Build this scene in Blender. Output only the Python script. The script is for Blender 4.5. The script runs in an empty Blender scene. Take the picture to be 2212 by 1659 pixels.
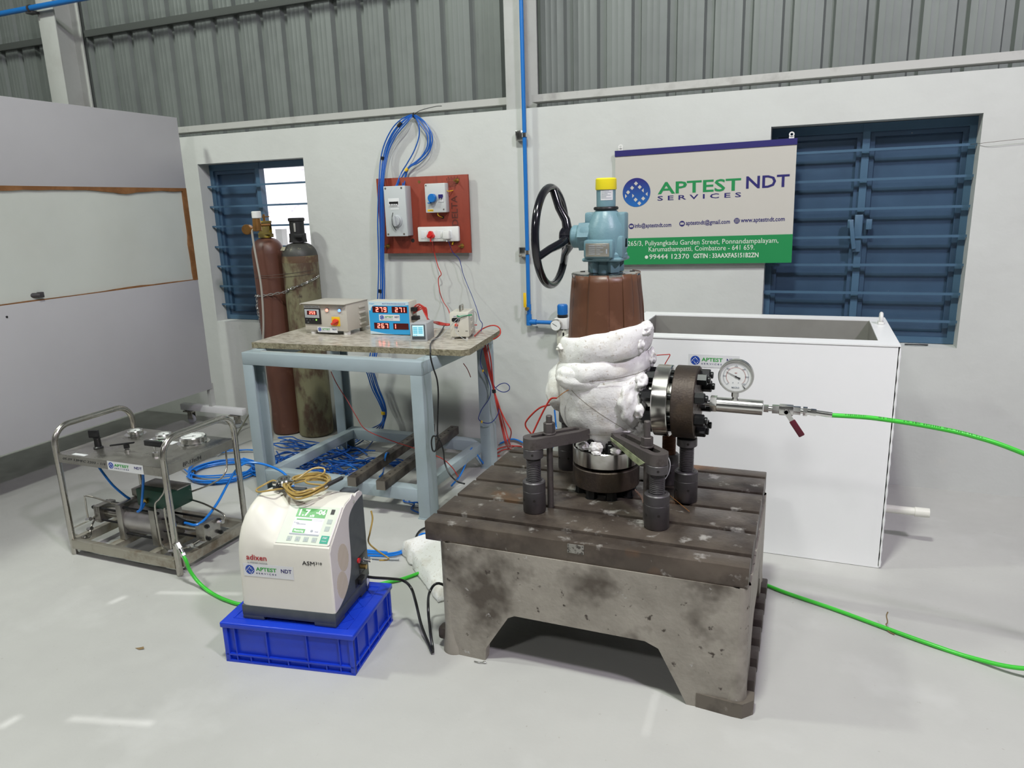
import bpy, bmesh, math, random
from mathutils import Vector, Matrix, noise

# ------------------------------------------------------------------ camera, world, lights, exposure
scene = bpy.context.scene
col = scene.collection
RAD = math.radians
PI = math.pi


def camera():
    yaw, pitch, roll, fpx = RAD(-22.348), RAD(13.624), RAD(1.787), 1580.2
    f = Vector((math.sin(yaw) * math.cos(pitch), math.cos(yaw) * math.cos(pitch), -math.sin(pitch)))
    r = Vector((math.cos(yaw), -math.sin(yaw), 0))
    d = f.cross(r)
    r2 = math.cos(roll) * r + math.sin(roll) * d
    d2 = -math.sin(roll) * r + math.cos(roll) * d
    cam = bpy.data.cameras.new('camera')
    cam.sensor_width = 36
    cam.lens = fpx / 2212 * 36
    cam.clip_start = .05
    o = bpy.data.objects.new('camera', cam)
    col.objects.link(o)
    m = Matrix((r2, -d2, -f)).transposed().to_4x4()
    m.translation = (0, 0, 1.6)
    o.matrix_world = m
    scene.camera = o


camera()
world = bpy.data.worlds.new('world')
scene.world = world
world.use_nodes = True
world.node_tree.nodes['Background'].inputs[0].default_value = (.95, .93, 1.0, 1)
world.node_tree.nodes['Background'].inputs[1].default_value = 4.0


def lamp(name, loc, energy, color, size, aim):
    l = bpy.data.lights.new(name, 'AREA')
    l.shape = 'RECTANGLE'
    l.size, l.size_y = size
    l.energy = energy
    l.color = color
    o = bpy.data.objects.new(name, l)
    col.objects.link(o)
    o.location = loc
    o.rotation_euler = (Vector(aim) - Vector(loc)).to_track_quat('-Z', 'Y').to_euler()
    return o


lamp('high_bay_or_fill_light', (-.6, .8, 5.6), 410, (.95, 1.0, .92), (.5, .35), (-.6, 2.6, 0))
lamp('high_bay_or_fill_light', (-5.2, 1.1, 5.6), 310, (.94, 1.0, .90), (.5, .35), (-3.6, 3.2, 0))
lamp('high_bay_or_fill_light', (2.8, .1, 5.4), 430, (.94, .85, 1.0), (.5, .35), (.6, 3.0, .3))
lamp('high_bay_or_fill_light', (-2.0, -3.6, 5.4), 170, (1.0, .99, .98), (.7, .4), (-1.5, 2.5, .3))  # added fill lamp behind the camera, brightens the front faces
sun = bpy.data.lights.new('sun', 'SUN')
sun.energy = 3.5
sun.angle = RAD(.25)
sun_o = bpy.data.objects.new('sun', sun)
col.objects.link(sun_o)
SUND = Vector((.15, .35, -1))
sun_o.rotation_euler = SUND.to_track_quat('-Z', 'Y').to_euler()

scene.view_settings.view_transform = 'Standard'
scene.view_settings.look = 'None'
scene.view_settings.exposure = -1.16
scene.view_settings.gamma = 1
scene.view_settings.use_curve_mapping = False
scene.cycles.adaptive_threshold = .05
scene.cycles.max_bounces = 6
scene.cycles.diffuse_bounces = 3
scene.cycles.glossy_bounces = 3
scene.cycles.transmission_bounces = 4
scene.cycles.caustics_reflective = False
scene.cycles.caustics_refractive = False

# ------------------------------------------------------------------ mesh helpers


def frame(p, zdir, xhint=None):
    z = Vector(zdir).normalized()
    h = Vector(xhint) if xhint else (Vector((1, 0, 0)) if abs(z.x) < .9 else Vector((0, 1, 0)))
    y = z.cross(h).normalized()
    x = y.cross(z)
    m = Matrix((x, y, z)).transposed().to_4x4()
    m.translation = Vector(p)
    return m


def spline(pts, n=6, closed=False):
    P = [Vector(p) for p in pts]
    if len(P) < 3:
        return P
    out = []
    N = len(P)
    for i in range(N if closed else N - 1):
        p1, p2 = P[i], P[(i + 1) % N]
        p0 = P[i - 1] if (i > 0 or closed) else p1 * 2 - p2
        p3 = P[(i + 2) % N] if (i + 2 < N or closed) else p2 * 2 - p1
        for k in range(n):
            t = k / n
            out.append(.5 * ((2 * p1) + (p2 - p0) * t + (2 * p0 - 5 * p1 + 4 * p2 - p3) * t * t + (3 * p1 - p0 - 3 * p2 + p3) * t ** 3))
    if not closed:
        out.append(P[-1])
    return out


class MB:
    def __init__(s):
        s.v, s.f, s.m = [], [], []
        s.soft = False

    def add(s, verts, faces, mi=0, M=None):
        o = len(s.v)
        for p in verts:
            s.v.append(M @ Vector(p) if M else Vector(p))
        for f in faces:
            s.f.append(tuple(i + o for i in f))
            s.m.append(mi)
        return s

    def box(s, x0, y0, z0, x1, y1, z1, b=0, mi=0, M=None, seg=2):
        x0, x1 = min(x0, x1), max(x0, x1)
        y0, y1 = min(y0, y1), max(y0, y1)
        z0, z1 = min(z0, z1), max(z0, z1)
        b = min(b, (x1 - x0) * .49, (y1 - y0) * .49, (z1 - z0) * .49)
        if b <= 0:
            v = [(x0, y0, z0), (x1, y0, z0), (x1, y1, z0), (x0, y1, z0), (x0, y0, z1), (x1, y0, z1), (x1, y1, z1), (x0, y1, z1)]
            return s.add(v, [(0, 3, 2, 1), (4, 5, 6, 7), (0, 1, 5, 4), (1, 2, 6, 5), (2, 3, 7, 6), (3, 0, 4, 7)], mi, M)
        bm = bmesh.new()
        bmesh.ops.create_cube(bm, size=1)
        for v in bm.verts:
            v.co = Vector(((x0 + x1) / 2 + v.co.x * (x1 - x0), (y0 + y1) / 2 + v.co.y * (y1 - y0), (z0 + z1) / 2 + v.co.z * (z1 - z0)))
        bmesh.ops.bevel(bm, geom=bm.edges[:], offset=b, segments=seg, affect='EDGES', profile=.5)
        return s.bm(bm, mi, M)

    def bm(s, bm, mi=0, M=None):
        bm.verts.index_update()
        s.add([v.co.copy() for v in bm.verts], [tuple(v.index for v in f.verts) for f in bm.faces], mi, M)
        bm.free()
        return s

    def lathe(s, prof, M=None, n=32, mi=0, cap=True, a0=0, a1=2 * PI):
        """prof: list of (r, z); closed around z"""
        full = abs(a1 - a0 - 2 * PI) < 1e-6
        k = n if full else n + 1
        v, f = [], []
        for r, z in prof:
            for i in range(k):
                a = a0 + (a1 - a0) * i / n
                v.append((r * math.cos(a), r * math.sin(a), z))
        for j in range(len(prof) - 1):
            for i in range(n):
                i2 = (i + 1) % k
                f.append((j * k + i, j * k + i2, (j + 1) * k + i2, (j + 1) * k + i))
        if cap and full:
            if prof[0][0] > 1e-6:
                f.append(tuple(range(k - 1, -1, -1)))
            if prof[-1][0] > 1e-6:
                f.append(tuple((len(prof) - 1) * k + i for i in range(k)))
        return s.add(v, f, mi, M)

    def cyl(s, p0, p1, r, r2=None, n=20, mi=0, c=0):
        p0, p1 = Vector(p0), Vector(p1)
        L = (p1 - p0).length
        r2 = r if r2 is None else r2
        prof = [(r, 0), (r2, L)] if c <= 0 else [(r - c, 0), (r, c), (r2, L - c), (r2 - c, L)]
        return s.lathe(prof, frame(p0, p1 - p0), n, mi)

    def ring(s, p0, p1, ro, ri, n=32, mi=0):
        p0, p1 = Vector(p0), Vector(p1)
        L = (p1 - p0).length
        return s.lathe([(ri, 0), (ro, 0), (ro, L), (ri, L), (ri, 0)], frame(p0, p1 - p0), n, mi, cap=False)

    def tube(s, pts, r, n=8, mi=0, closed=False, smooth=0):
        P = spline(pts, smooth, closed) if smooth else [Vector(p) for p in pts]
        Q = [P[0]]
        for p in P[1:]:
            if (p - Q[-1]).length > 1e-5:
                Q.append(p)
        P = Q
        N = len(P)
        v, f = [], []
        t0 = (P[1] - P[0]).normalized()
        u = t0.orthogonal().normalized()
        for i in range(N):
            if closed:
                t = (P[(i + 1) % N] - P[i - 1]).normalized()
            else:
                t = (P[min(i + 1, N - 1)] - P[max(i - 1, 0)]).normalized()
            u = (u - t * u.dot(t))
            u = u.normalized() if u.length > 1e-6 else t.orthogonal().normalized()
            w = t.cross(u)
            rr = r[i] if isinstance(r, (list, tuple)) else r
            for k in range(n):
                a = 2 * PI * k / n
                v.append(P[i] + (u * math.cos(a) + w * math.sin(a)) * rr)
        for i in range(N if closed else N - 1):
            j = (i + 1) % N
            for k in range(n):
                k2 = (k + 1) % n
                f.append((i * n + k, i * n + k2, j * n + k2, j * n + k))
        if not closed:
            f.append(tuple(range(n - 1, -1, -1)))
            f.append(tuple((N - 1) * n + k for k in range(n)))
        return s.add(v, f, mi)

    def prism(s, poly, z0, z1, M=None, mi=0):
        """poly: 2D outline, counter-clockwise, extruded along local z"""
        n = len(poly)
        v = [(x, y, z0) for x, y in poly] + [(x, y, z1) for x, y in poly]
        f = [tuple(range(n - 1, -1, -1)), tuple(range(n, 2 * n))]
        f += [(i, (i + 1) % n, n + (i + 1) % n, n + i) for i in range(n)]
        return s.add(v, f, mi, M)

    def hexa(s, p0, p1, r, mi=0, rot=0, c=0):
        p0, p1 = Vector(p0), Vector(p1)
        M = frame(p0, p1 - p0) @ Matrix.Rotation(rot, 4, 'Z')
        L = (p1 - p0).length
        prof = [(r, 0), (r, L)] if c <= 0 else [(r, 0), (r, L - c), (r - c, L)]
        return s.lathe(prof, M, 6, mi)

    def torus(s, M, R_, r, n=48, k=12, mi=0):
        v, f = [], []
        for i in range(n):
            a = 2 * PI * i / n
            for j in range(k):
                b = 2 * PI * j / k
                v.append(((R_ + r * math.cos(b)) * math.cos(a), (R_ + r * math.cos(b)) * math.sin(a), r * math.sin(b)))
        for i in range(n):
            for j in range(k):
                f.append((i * k + j, ((i + 1) % n) * k + j, ((i + 1) % n) * k + (j + 1) % k, i * k + (j + 1) % k))
        return s.add(v, f, mi, M)

    def blob(s, c, rad, amp=.2, freq=6, sub=3, seed=0, mi=0, M=None):
        bm = bmesh.new()
        bmesh.ops.create_icosphere(bm, subdivisions=sub, radius=1)
        for v in bm.verts:
            d = v.co.normalized()
            q = d * freq * .5 + Vector((seed * 3.1, seed * 1.7, seed * 5.3))
            k = 1 + amp * noise.fractal(q, 1, 2, 3)
            v.co = Vector((c[0] + d.x * rad[0] * k, c[1] + d.y * rad[1] * k, c[2] + d.z * rad[2] * k))
        return s.bm(bm, mi, M)

    def mesh(s, name, mats):
        me = bpy.data.meshes.new(name)
        me.from_pydata([tuple(v) for v in s.v], [], s.f)
        for m in (mats if isinstance(mats, (list, tuple)) else [mats]):
            me.materials.append(m)
        me.polygons.foreach_set('material_index', s.m)
        me.polygons.foreach_set('use_smooth', [True] * len(s.f))
        bm = bmesh.new()
        bm.from_mesh(me)
        bmesh.ops.recalc_face_normals(bm, faces=bm.faces[:])
        bm.to_mesh(me)
        bm.free()
        if not s.soft:
            me.set_sharp_from_angle(angle=RAD(34))
        me.update()
        return me


WORLD = {}


def thing(name, label, cat, loc=(0, 0, 0), rotz=0, group=None, local=False):
    """Empty at the base of a thing; parts are built in world space unless local"""
    o = bpy.data.objects.new(name, None)
    o.empty_display_size = .05
    col.objects.link(o)
    o.location = loc
    o.rotation_euler = (0, 0, rotz)
    tag(o, label, cat, group)
    WORLD[o.name] = Vector((0, 0, 0)) if local else Vector(loc)
    return o


def tag(o, label=None, cat=None, group=None, kind=None):
    if label:
        o['label'] = label
    if cat:
        o['category'] = cat
    if group:
        o['group'] = group
    if kind:
        o['kind'] = kind
    return o


def part(name, mb, mats, parent=None, label=None):
    me = mb.mesh(name, mats)
    o = bpy.data.objects.new(name, me)
    col.objects.link(o)
    if parent is not None:
        off = WORLD.get(parent.name, Vector((0, 0, 0)))
        if off.length > 0:
            me.transform(Matrix.Translation(-off))
        o.parent = parent
        WORLD[o.name] = off
    if label:
        o['label'] = label
    if name in ('lettering', 'printed_line', 'engraving', 'scale', 'key_print', 'screen_print', 'marker_writing', 'reading', 'lid_grid', 'vent_grille'):
        o['kind'] = 'stuff'
    return o


def solo(name, label, cat, mb, mats, group=None):
    """a thing that is a single mesh, its origin at its base"""
    xs = [v.x for v in mb.v]
    ys = [v.y for v in mb.v]
    zs = [v.z for v in mb.v]
    c = Vector(((min(xs) + max(xs)) / 2, (min(ys) + max(ys)) / 2, min(zs)))
    me = mb.mesh(name, mats)
    me.transform(Matrix.Translation(-c))
    o = bpy.data.objects.new(name, me)
    o.location = c
    col.objects.link(o)
    WORLD[o.name] = c
    return tag(o, label, cat, group)


def struct(name, mb, mats, parent=None):
    o = part(name, mb, mats, parent)
    if parent is None:
        o['kind'] = 'structure'
    return o


def inst(src, parent, M):
    """one more piece that shares the mesh of src; M places it in the thing's space"""
    o = bpy.data.objects.new(src.name.split('.')[0], src.data)
    col.objects.link(o)
    o.parent = parent
    o.matrix_local = M
    return o


def proto(name, mb, mats):
    class S:
        pass
    s = S()
    s.name = name
    s.data = mb.mesh(name, mats)
    return s


def wloc(parent, M):
    return Matrix.Translation(-WORLD.get(parent.name, Vector((0, 0, 0)))) @ M


def FRONT(x, y, z):
    """text plane that faces -Y"""
    return Matrix.Translation((x, y, z)) @ Matrix.Rotation(PI / 2, 4, 'X')


_TXT = {}


def text(mb, body, size, M, mi=0, align='LEFT', sx=1.0, bold=0, ext=.0003, space=1.0, shear=0):
    key = (body, size, align, bold, ext, space, shear)
    if key not in _TXT:
        c = bpy.data.curves.new('t', 'FONT')
        c.body = body
        c.size = size
        c.extrude = ext
        c.offset = bold * size
        c.align_x = align
        c.align_y = 'CENTER'
        c.space_character = space
        c.shear = shear
        c.resolution_u = 2
        o = bpy.data.objects.new('t', c)
        col.objects.link(o)
        dg = bpy.context.evaluated_depsgraph_get()
        me = bpy.data.meshes.new_from_object(o.evaluated_get(dg))
        _TXT[key] = ([v.co.copy() for v in me.vertices], [tuple(p.vertices) for p in me.polygons])
        bpy.data.objects.remove(o)
        bpy.data.curves.remove(c)
        bpy.data.meshes.remove(me)
    v, f = _TXT[key]
    if not v:
        return mb
    return mb.add(v, f, mi, M @ Matrix.Diagonal((sx, 1, 1, 1)))


def fit(mb, body, width, size, M, mi=0, align='LEFT', bold=0, space=1.0, shear=0):
    """text stretched to a given width"""
    t = MB()
    text(t, body, size, Matrix(), 0, 'LEFT', 1, bold, .0003, space, shear)
    x0, x1 = min(v.x for v in t.v), max(v.x for v in t.v)
    s = width / (x1 - x0)
    off = {'LEFT': -x0, 'CENTER': -(x0 + x1) / 2, 'RIGHT': -x1}[align]
    return mb.add(t.v, t.f, mi, M @ Matrix.Diagonal((s, 1, 1, 1)) @ Matrix.Translation((off, 0, 0)))


SEG = {'0': 'abcdef', '1': 'bc', '2': 'abged', '3': 'abgcd', '4': 'fgbc', '5': 'afgcd', '6': 'afgedc', '7': 'abc', '8': 'abcdefg', '9': 'abcdfg'}


def seven(mb, ch, x, z, w, h, t, y, mi=0):
    """seven-segment digit in the plane Y = y, lower left corner x, z"""
    g = t * .25
    B = {'a': (x + g, z + h - t, x + w - g, z + h), 'd': (x + g, z, x + w - g, z + t), 'g': (x + g, z + h / 2 - t / 2, x + w - g, z + h / 2 + t / 2),
         'f': (x, z + h / 2 + g, x + t, z + h - g), 'b': (x + w - t, z + h / 2 + g, x + w, z + h - g), 'e': (x, z + g, x + t, z + h / 2 - g), 'c': (x + w - t, z + g, x + w, z + h / 2 - g)}
    for k in SEG[ch]:
        a = B[k]
        mb.box(a[0], y, a[1], a[2], y + .0006, a[3], mi=mi)


# ------------------------------------------------------------------ materials


def mat(name, color, rough=.5, metal=0, layers=(), bump=0, bscale=40, spec=.5, emit=None, estr=0, alpha=1, stretch=(1, 1, 1), trans=0, coat=0, rvar=0):
    """layers: (colour, scale, low, high) noise masks mixed over the base colour"""
    m = bpy.data.materials.new(name)
    m.use_nodes = True
    nt = m.node_tree
    b = nt.nodes['Principled BSDF']
    b.inputs['Roughness'].default_value = rough
    b.inputs['Metallic'].default_value = metal
    b.inputs['Specular IOR Level'].default_value = spec
    b.inputs['Base Color'].default_value = (*color, 1)
    if coat:
        b.inputs['Coat Weight'].default_value = coat
        b.inputs['Coat Roughness'].default_value = .1
    if trans:
        b.inputs['Transmission Weight'].default_value = trans
    if emit:
        b.inputs['Emission Color'].default_value = (*emit, 1)
        b.inputs['Emission Strength'].default_value = estr
    if layers or bump or rvar:
        tc = nt.nodes.new('ShaderNodeTexCoord')
        mp = nt.nodes.new('ShaderNodeMapping')
        mp.inputs['Scale'].default_value = stretch
        nt.links.new(tc.outputs['Object'], mp.inputs['Vector'])
        prev = None
        for i, (c2, sc, lo, hi) in enumerate(layers):
            nz = nt.nodes.new('ShaderNodeTexNoise')
            nz.inputs['Scale'].default_value = sc
            nz.inputs['Detail'].default_value = 4
            nz.inputs['Roughness'].default_value = .6
            nt.links.new(mp.outputs[0], nz.inputs['Vector'])
            rg = nt.nodes.new('ShaderNodeMapRange')
            rg.inputs['From Min'].default_value = lo
            rg.inputs['From Max'].default_value = hi
            nt.links.new(nz.outputs['Fac'], rg.inputs['Value'])
            mx = nt.nodes.new('ShaderNodeMix')
            mx.data_type = 'RGBA'
            nt.links.new(rg.outputs[0], mx.inputs['Factor'])
            if prev is None:
                mx.inputs['A'].default_value = (*color, 1)
            else:
                nt.links.new(prev, mx.inputs['A'])
            mx.inputs['B'].default_value = (*c2, 1)
            prev = mx.outputs['Result']
        if prev is not None:
            nt.links.new(prev, b.inputs['Base Color'])
        if rvar:
            nz = nt.nodes.new('ShaderNodeTexNoise')
            nz.inputs['Scale'].default_value = 9
            nz.inputs['Detail'].default_value = 3
            nt.links.new(mp.outputs[0], nz.inputs['Vector'])
            rg = nt.nodes.new('ShaderNodeMapRange')
            rg.inputs['From Min'].default_value = .3
            rg.inputs['From Max'].default_value = .7
            rg.inputs['To Min'].default_value = max(.02, rough - rvar)
            rg.inputs['To Max'].default_value = min(1, rough + rvar)
            nt.links.new(nz.outputs['Fac'], rg.inputs['Value'])
            nt.links.new(rg.outputs[0], b.inputs['Roughness'])
        if bump:
            nz = nt.nodes.new('ShaderNodeTexNoise')
            nz.inputs['Scale'].default_value = bscale
            nz.inputs['Detail'].default_value = 3
            nt.links.new(mp.outputs[0], nz.inputs['Vector'])
            bp = nt.nodes.new('ShaderNodeBump')
            bp.inputs['Strength'].default_value = bump
            bp.inputs['Distance'].default_value = .01
            nt.links.new(nz.outputs['Fac'], bp.inputs['Height'])
            nt.links.new(bp.outputs[0], b.inputs['Normal'])
    return m


WALL = mat('white_wall_paint', (.575, .59, .567), .85, layers=[((.53, .54, .52), 1.6, .45, .75), ((.60, .59, .55), 5, .68, .9)], bump=.25, bscale=14)
FLOOR = mat('grey_floor_paint', (.50, .50, .475), .42, layers=[((.44, .44, .42), 1.1, .4, .75), ((.56, .56, .54), 2.3, .55, .8), ((.33, .31, .28), 45, .68, .78)], bump=.06, bscale=60, rvar=.12)
CLAD = mat('grey_cladding', (.19, .21, .20), .5, .2, layers=[((.155, .17, .165), 2, .4, .7)], rvar=.1)
CLADDK = mat('grey_steel_purlin', (.46, .46, .44), .55, .1, layers=[((.30, .29, .27), 6, .55, .8)])
POST = mat('grey_column_paint', (.50, .51, .49), .6, layers=[((.42, .42, .40), 3, .5, .75)], bump=.1)
CEIL = mat('ceiling_sheet', (.30, .31, .31), .6)
OUTW = mat('far_wall_paint', (.34, .345, .34), .8)
WBLUE = mat('blue_window_paint', (.042, .086, .150), .38, layers=[((.033, .068, .120), 3, .4, .7), ((.55, .50, .42), 38, .77, .80)], bump=.04)
WBLUE2 = mat('blue_bar_paint', (.060, .125, .20), .4)
PANEL = mat('white_laminate', (.50, .495, .51), .42, layers=[((.465, .46, .475), 1.2, .4, .7)])
BROWNB = mat('brown_paper_edge', (.20, .085, .025), .8, layers=[((.30, .14, .05), 9, .45, .7)])
PANE = mat('pale_pane', (.60, .63, .58), .16, layers=[((.55, .58, .53), 1.4, .4, .7)], spec=.6)  # opaque pale colour includes the whitish reflection in the glass
STEEL = mat('worn_stainless', (.52, .50, .46), .26, 1, layers=[((.38, .35, .30), 7, .45, .75)], rvar=.12)
STEELB = mat('bright_steel', (.72, .72, .70), .17, 1, rvar=.06)
TRAY = mat('dull_stainless', (.40, .385, .355), .34, .9, layers=[((.28, .265, .24), 6, .45, .7)], rvar=.12)
RAIL = mat('raw_steel_rail', (.44, .415, .35), .42, .75, layers=[((.24, .19, .13), 9, .5, .72)], rvar=.1)
DARKST = mat('black_oxide_steel', (.082, .077, .081), .42, .5, layers=[((.115, .106, .108), 11, .4, .7)], bump=.05, bscale=90)
NUT = mat('black_oxide_nut', (.022, .023, .024), .33, .5, layers=[((.06, .055, .05), 14, .55, .8)])
CLAMP = mat('forged_clamp_steel', (.110, .096, .094), .5, .5, layers=[((.13, .115, .105), 12, .45, .75), ((.05, .04, .035), 20, .55, .75)], bump=.1, bscale=120)
RUSTY = mat('rusty_flange_steel', (.062, .048, .040), .5, .55, layers=[((.12, .088, .06), 10, .48, .72), ((.28, .24, .18), 60, .70, .76), ((.025, .02, .018), 5, .55, .8)], bump=.15, bscale=120)
RUST = mat('rust', (.16, .06, .03), .7, .2, layers=[((.08, .035, .02), 14, .4, .7)], bump=.2)
FLG = mat('machined_flange', (.62, .61, .58), .2, 1, layers=[((.42, .40, .36), 9, .5, .75)], rvar=.1)
TTOP = mat('oily_table_top', (.085, .068, .055), .42, .4, layers=[((.135, .110, .088), 4, .4, .65), ((.05, .038, .032), 7, .48, .7), ((.24, .115, .05), 2.6, .58, .72), ((.42, .40, .37), 13, .60, .70)], bump=.12, bscale=70, rvar=.14)
TBODY = mat('grimy_cast_body', (.33, .305, .26), .6, layers=[((.24, .22, .185), 5, .4, .65), ((.085, .07, .055), 4.2, .53, .68), ((.05, .038, .03), 26, .64, .70), ((.43, .42, .40), 24, .68, .74)], bump=.16, bscale=60)
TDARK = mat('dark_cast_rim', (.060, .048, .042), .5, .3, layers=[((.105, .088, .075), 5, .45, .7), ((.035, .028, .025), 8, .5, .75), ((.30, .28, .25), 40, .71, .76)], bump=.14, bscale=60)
SLOT = mat('slot_shadow_steel', (.02, .017, .015), .7, .2)  # near-black colour stands in for the shade inside slots and holes
BENCH = mat('blue_grey_bench_paint', (.36, .435, .47), .42, layers=[((.33, .395, .425), 3, .4, .7), ((.22, .24, .25), 30, .70, .78)], bump=.04)
BENCHTOP = mat('bench_top_rail_paint', (.50, .53, .50), .5, layers=[((.40, .43, .42), 5, .4, .7)])
CHIP = mat('strand_board_top', (.54, .50, .43), .45, layers=[((.30, .27, .215), 40, .46, .62), ((.60, .56, .50), 28, .52, .70), ((.17, .14, .105), 60, .60, .70)], stretch=(.45, 1, 1), coat=.4)
CHIPE = mat('strand_board_edge', (.26, .235, .155), .8, layers=[((.15, .13, .08), 60, .45, .65), ((.36, .33, .23), 40, .55, .7)], bump=.4, bscale=120)
TANK = mat('white_tank_paint', (.86, .865, .87), .38, layers=[((.84, .85, .85), 2, .4, .7)])
TANKIN = mat('tank_inside_steel', (.34, .335, .31), .5, .3, layers=[((.29, .285, .26), 4, .4, .7)])
BLUEP = mat('blue_pipe_plastic', (.012, .16, .50), .35)
BLUEC = mat('blue_cable', (.010, .10, .42), .32)
BLUET = mat('blue_tube', (.012, .19, .66), .28)
DBLUEC = mat('dark_blue_wire', (.015, .035, .22), .4)
REDC = mat('red_cable', (.48, .035, .025), .4)
GREENH = mat('green_hose', (.055, .56, .045), .32)
BLACKP = mat('black_plastic', (.012, .012, .013), .38)
RUBBER = mat('black_rubber', (.016, .016, .017), .55)
WHITEP = mat('white_plastic', (.72, .72, .70), .4)
GREYP = mat('grey_plastic', (.42, .44, .46), .45)
DGREYP = mat('dark_grey_plastic', (.055, .066, .078), .5, layers=[((.065, .076, .088), 30, .4, .6)])
CREAM = mat('cream_plastic', (.76, .74, .66), .4, layers=[((.72, .70, .63), 3, .45, .7), ((.5, .45, .38), 70, .73, .78)])
CREAMLIT = mat('pink_lit_plastic', (.70, .655, .655), .42)  # cream plastic with the purple light's pink put into its colour
CONS = mat('console_membrane', (.64, .69, .59), .35)
KEYG = mat('grey_key', (.42, .48, .45), .45)
KEYGR = mat('teal_key', (.02, .34, .235), .4)
SCRW = mat('screen_white', (.25, .25, .26), .3, emit=(.90, .87, .95), estr=1.55)
SCRG = mat('screen_green', (.05, .16, .05), .3, emit=(.20, .62, .22), estr=1.2)
SCRK = mat('screen_grey_print', (.35, .38, .42), .4)
TAN = mat('amber_hose', (.52, .36, .11), .25, trans=.25)
CRATE = mat('blue_crate_plastic', (.010, .050, .56), .33, layers=[((.008, .040, .50), 5, .4, .7)], bump=.03)
BEIGE = mat('beige_sheet_metal', (.52, .49, .43), .45)
BEIGET = mat('beige_case_top', (.50, .47, .42), .45)
PALE = mat('pale_case_paint', (.62, .60, .52), .45)
SKYB = mat('sky_blue_face', (.03, .33, .66), .35)
SKYW = mat('pale_blue_face', (.55, .68, .74), .4)
REDLENS = mat('red_display_window', (.07, .004, .004), .2)
LEDR = mat('red_segment', (.5, .05, .03), .4, emit=(1, .15, .11), estr=10)
LEDB = mat('blue_indicator', (.1, .2, 1), .3, emit=(.12, .28, 1), estr=5)
LEDG = mat('green_indicator', (.3, 1, .1), .3, emit=(.35, 1, .12), estr=4)
LCD = mat('recorder_screen', (.2, .3, .3), .3, emit=(.62, .90, .95), estr=1.7)
LCDB = mat('recorder_field', (.05, .2, .25), .3, emit=(.16, .60, .78), estr=1.5)
YEL = mat('yellow_plastic', (.78, .50, .015), .45)
YCAP = mat('yellow_cap', (.83, .70, .02), .4, layers=[((.35, .28, .06), 26, .64, .76)])
REDP = mat('red_plastic', (.62, .02, .02), .35)
REDK = mat('red_knob', (.70, .06, .03), .4)
PLY = mat('red_shuttering_ply', (.275, .042, .020), .6, layers=[((.22, .034, .017), 7, .42, .7), ((.16, .026, .014), 24, .58, .75)], stretch=(1, 1, .25), bump=.1, bscale=60)
PLYTXT = mat('dark_board_print', (.10, .024, .016), .7)
BRASS = mat('brass', (.45, .31, .10), .35, .9)
COPPER = mat('regulator_brass', (.33, .17, .055), .35, .85, layers=[((.22, .11, .04), 20, .45, .7)])
CYLBR = mat('brown_cylinder_paint', (.112, .046, .030), .45, layers=[((.105, .038, .025), 5, .4, .7), ((.19, .085, .06), 12, .62, .8)], bump=.05)
CYLOL = mat('olive_cylinder_paint', (.195, .182, .105), .55, layers=[((.155, .142, .08), 5, .4, .7), ((.085, .050, .030), 9, .47, .60), ((.05, .035, .025), 22, .62, .74)], bump=.12, stretch=(1, 1, .5))
CYLDK = mat('chipped_black_shoulder', (.040, .040, .036), .5, layers=[((.24, .23, .14), 26, .60, .70)], bump=.1)
CYLCAP = mat('black_cap', (.012, .012, .013), .55)
YCYL = mat('yellow_marked_valve', (.14, .105, .02), .6, layers=[((.50, .36, .02), 22, .52, .62)])
GEAR = mat('teal_enamel', (.165, .29, .335), .38, layers=[((.145, .262, .305), 6, .4, .7)], bump=.08, bscale=130)
COVER = mat('brown_vinyl_wrap', (.120, .052, .028), .38, layers=[((.105, .044, .024), 5, .4, .7), ((.18, .085, .05), 11, .56, .75)], bump=.08, bscale=26)
WOOL = mat('white_ceramic_wool', (.82, .815, .80), 1, layers=[((.66, .63, .57), 10, .50, .70), ((.42, .35, .26), 75, .60, .74)], bump=.14, bscale=130, spec=.05)
NAME = mat('nameplate_metal', (.50, .48, .42), .35, .8)
WHEEL = mat('black_gloss_enamel', (.008, .008, .012), .14, coat=.4)
DIAL = mat('gauge_dial', (.78, .80, .78), .35)
PRINT = mat('black_print', (.02, .02, .022), .6)
PRINTR = mat('red_print', (.42, .02, .03), .5)
NAVY = mat('navy_print', (.020, .016, .135), .45)
GREENP = mat('green_print', (.012, .235, .070), .45)
BANW = mat('banner_white', (.52, .50, .455), .5)
BANT = mat('banner_light_print', (.66, .70, .62), .5)
STICK = mat('white_sticker', (.70, .71, .72), .4)
LOGOB = mat('logo_blue', (.012, .060, .36), .45)
LOGOG = mat('logo_green', (.035, .33, .055), .45)
REDGRIP = mat('dark_red_grip', (.10, .008, .02), .45)
GREEND = mat('dark_green_paint', (.012, .060, .035), .4)
ALU = mat('cast_aluminium', (.55, .53, .52), .38, .75, layers=[((.44, .42, .42), 8, .4, .7)])
TWINE = mat('thin_wire', (.16, .14, .12), .5, .5)
WIREB = mat('bare_copper_wire', (.45, .20, .06), .45, .5)
PIPEW = mat('white_pvc', (.78, .78, .70), .35)
LEAF = mat('dry_leaf', (.22, .15, .07), .8)
CLEARP = mat('clear_bowl', (.62, .62, .52), .2)
GROUNDM = mat('outdoor_ground', (.5, .5, .48), .8)
ROOFM = mat('white_roof_sheet', (.80, .78, .82), .5, layers=[((.45, .43, .46), 6, .55, .7)])


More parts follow.
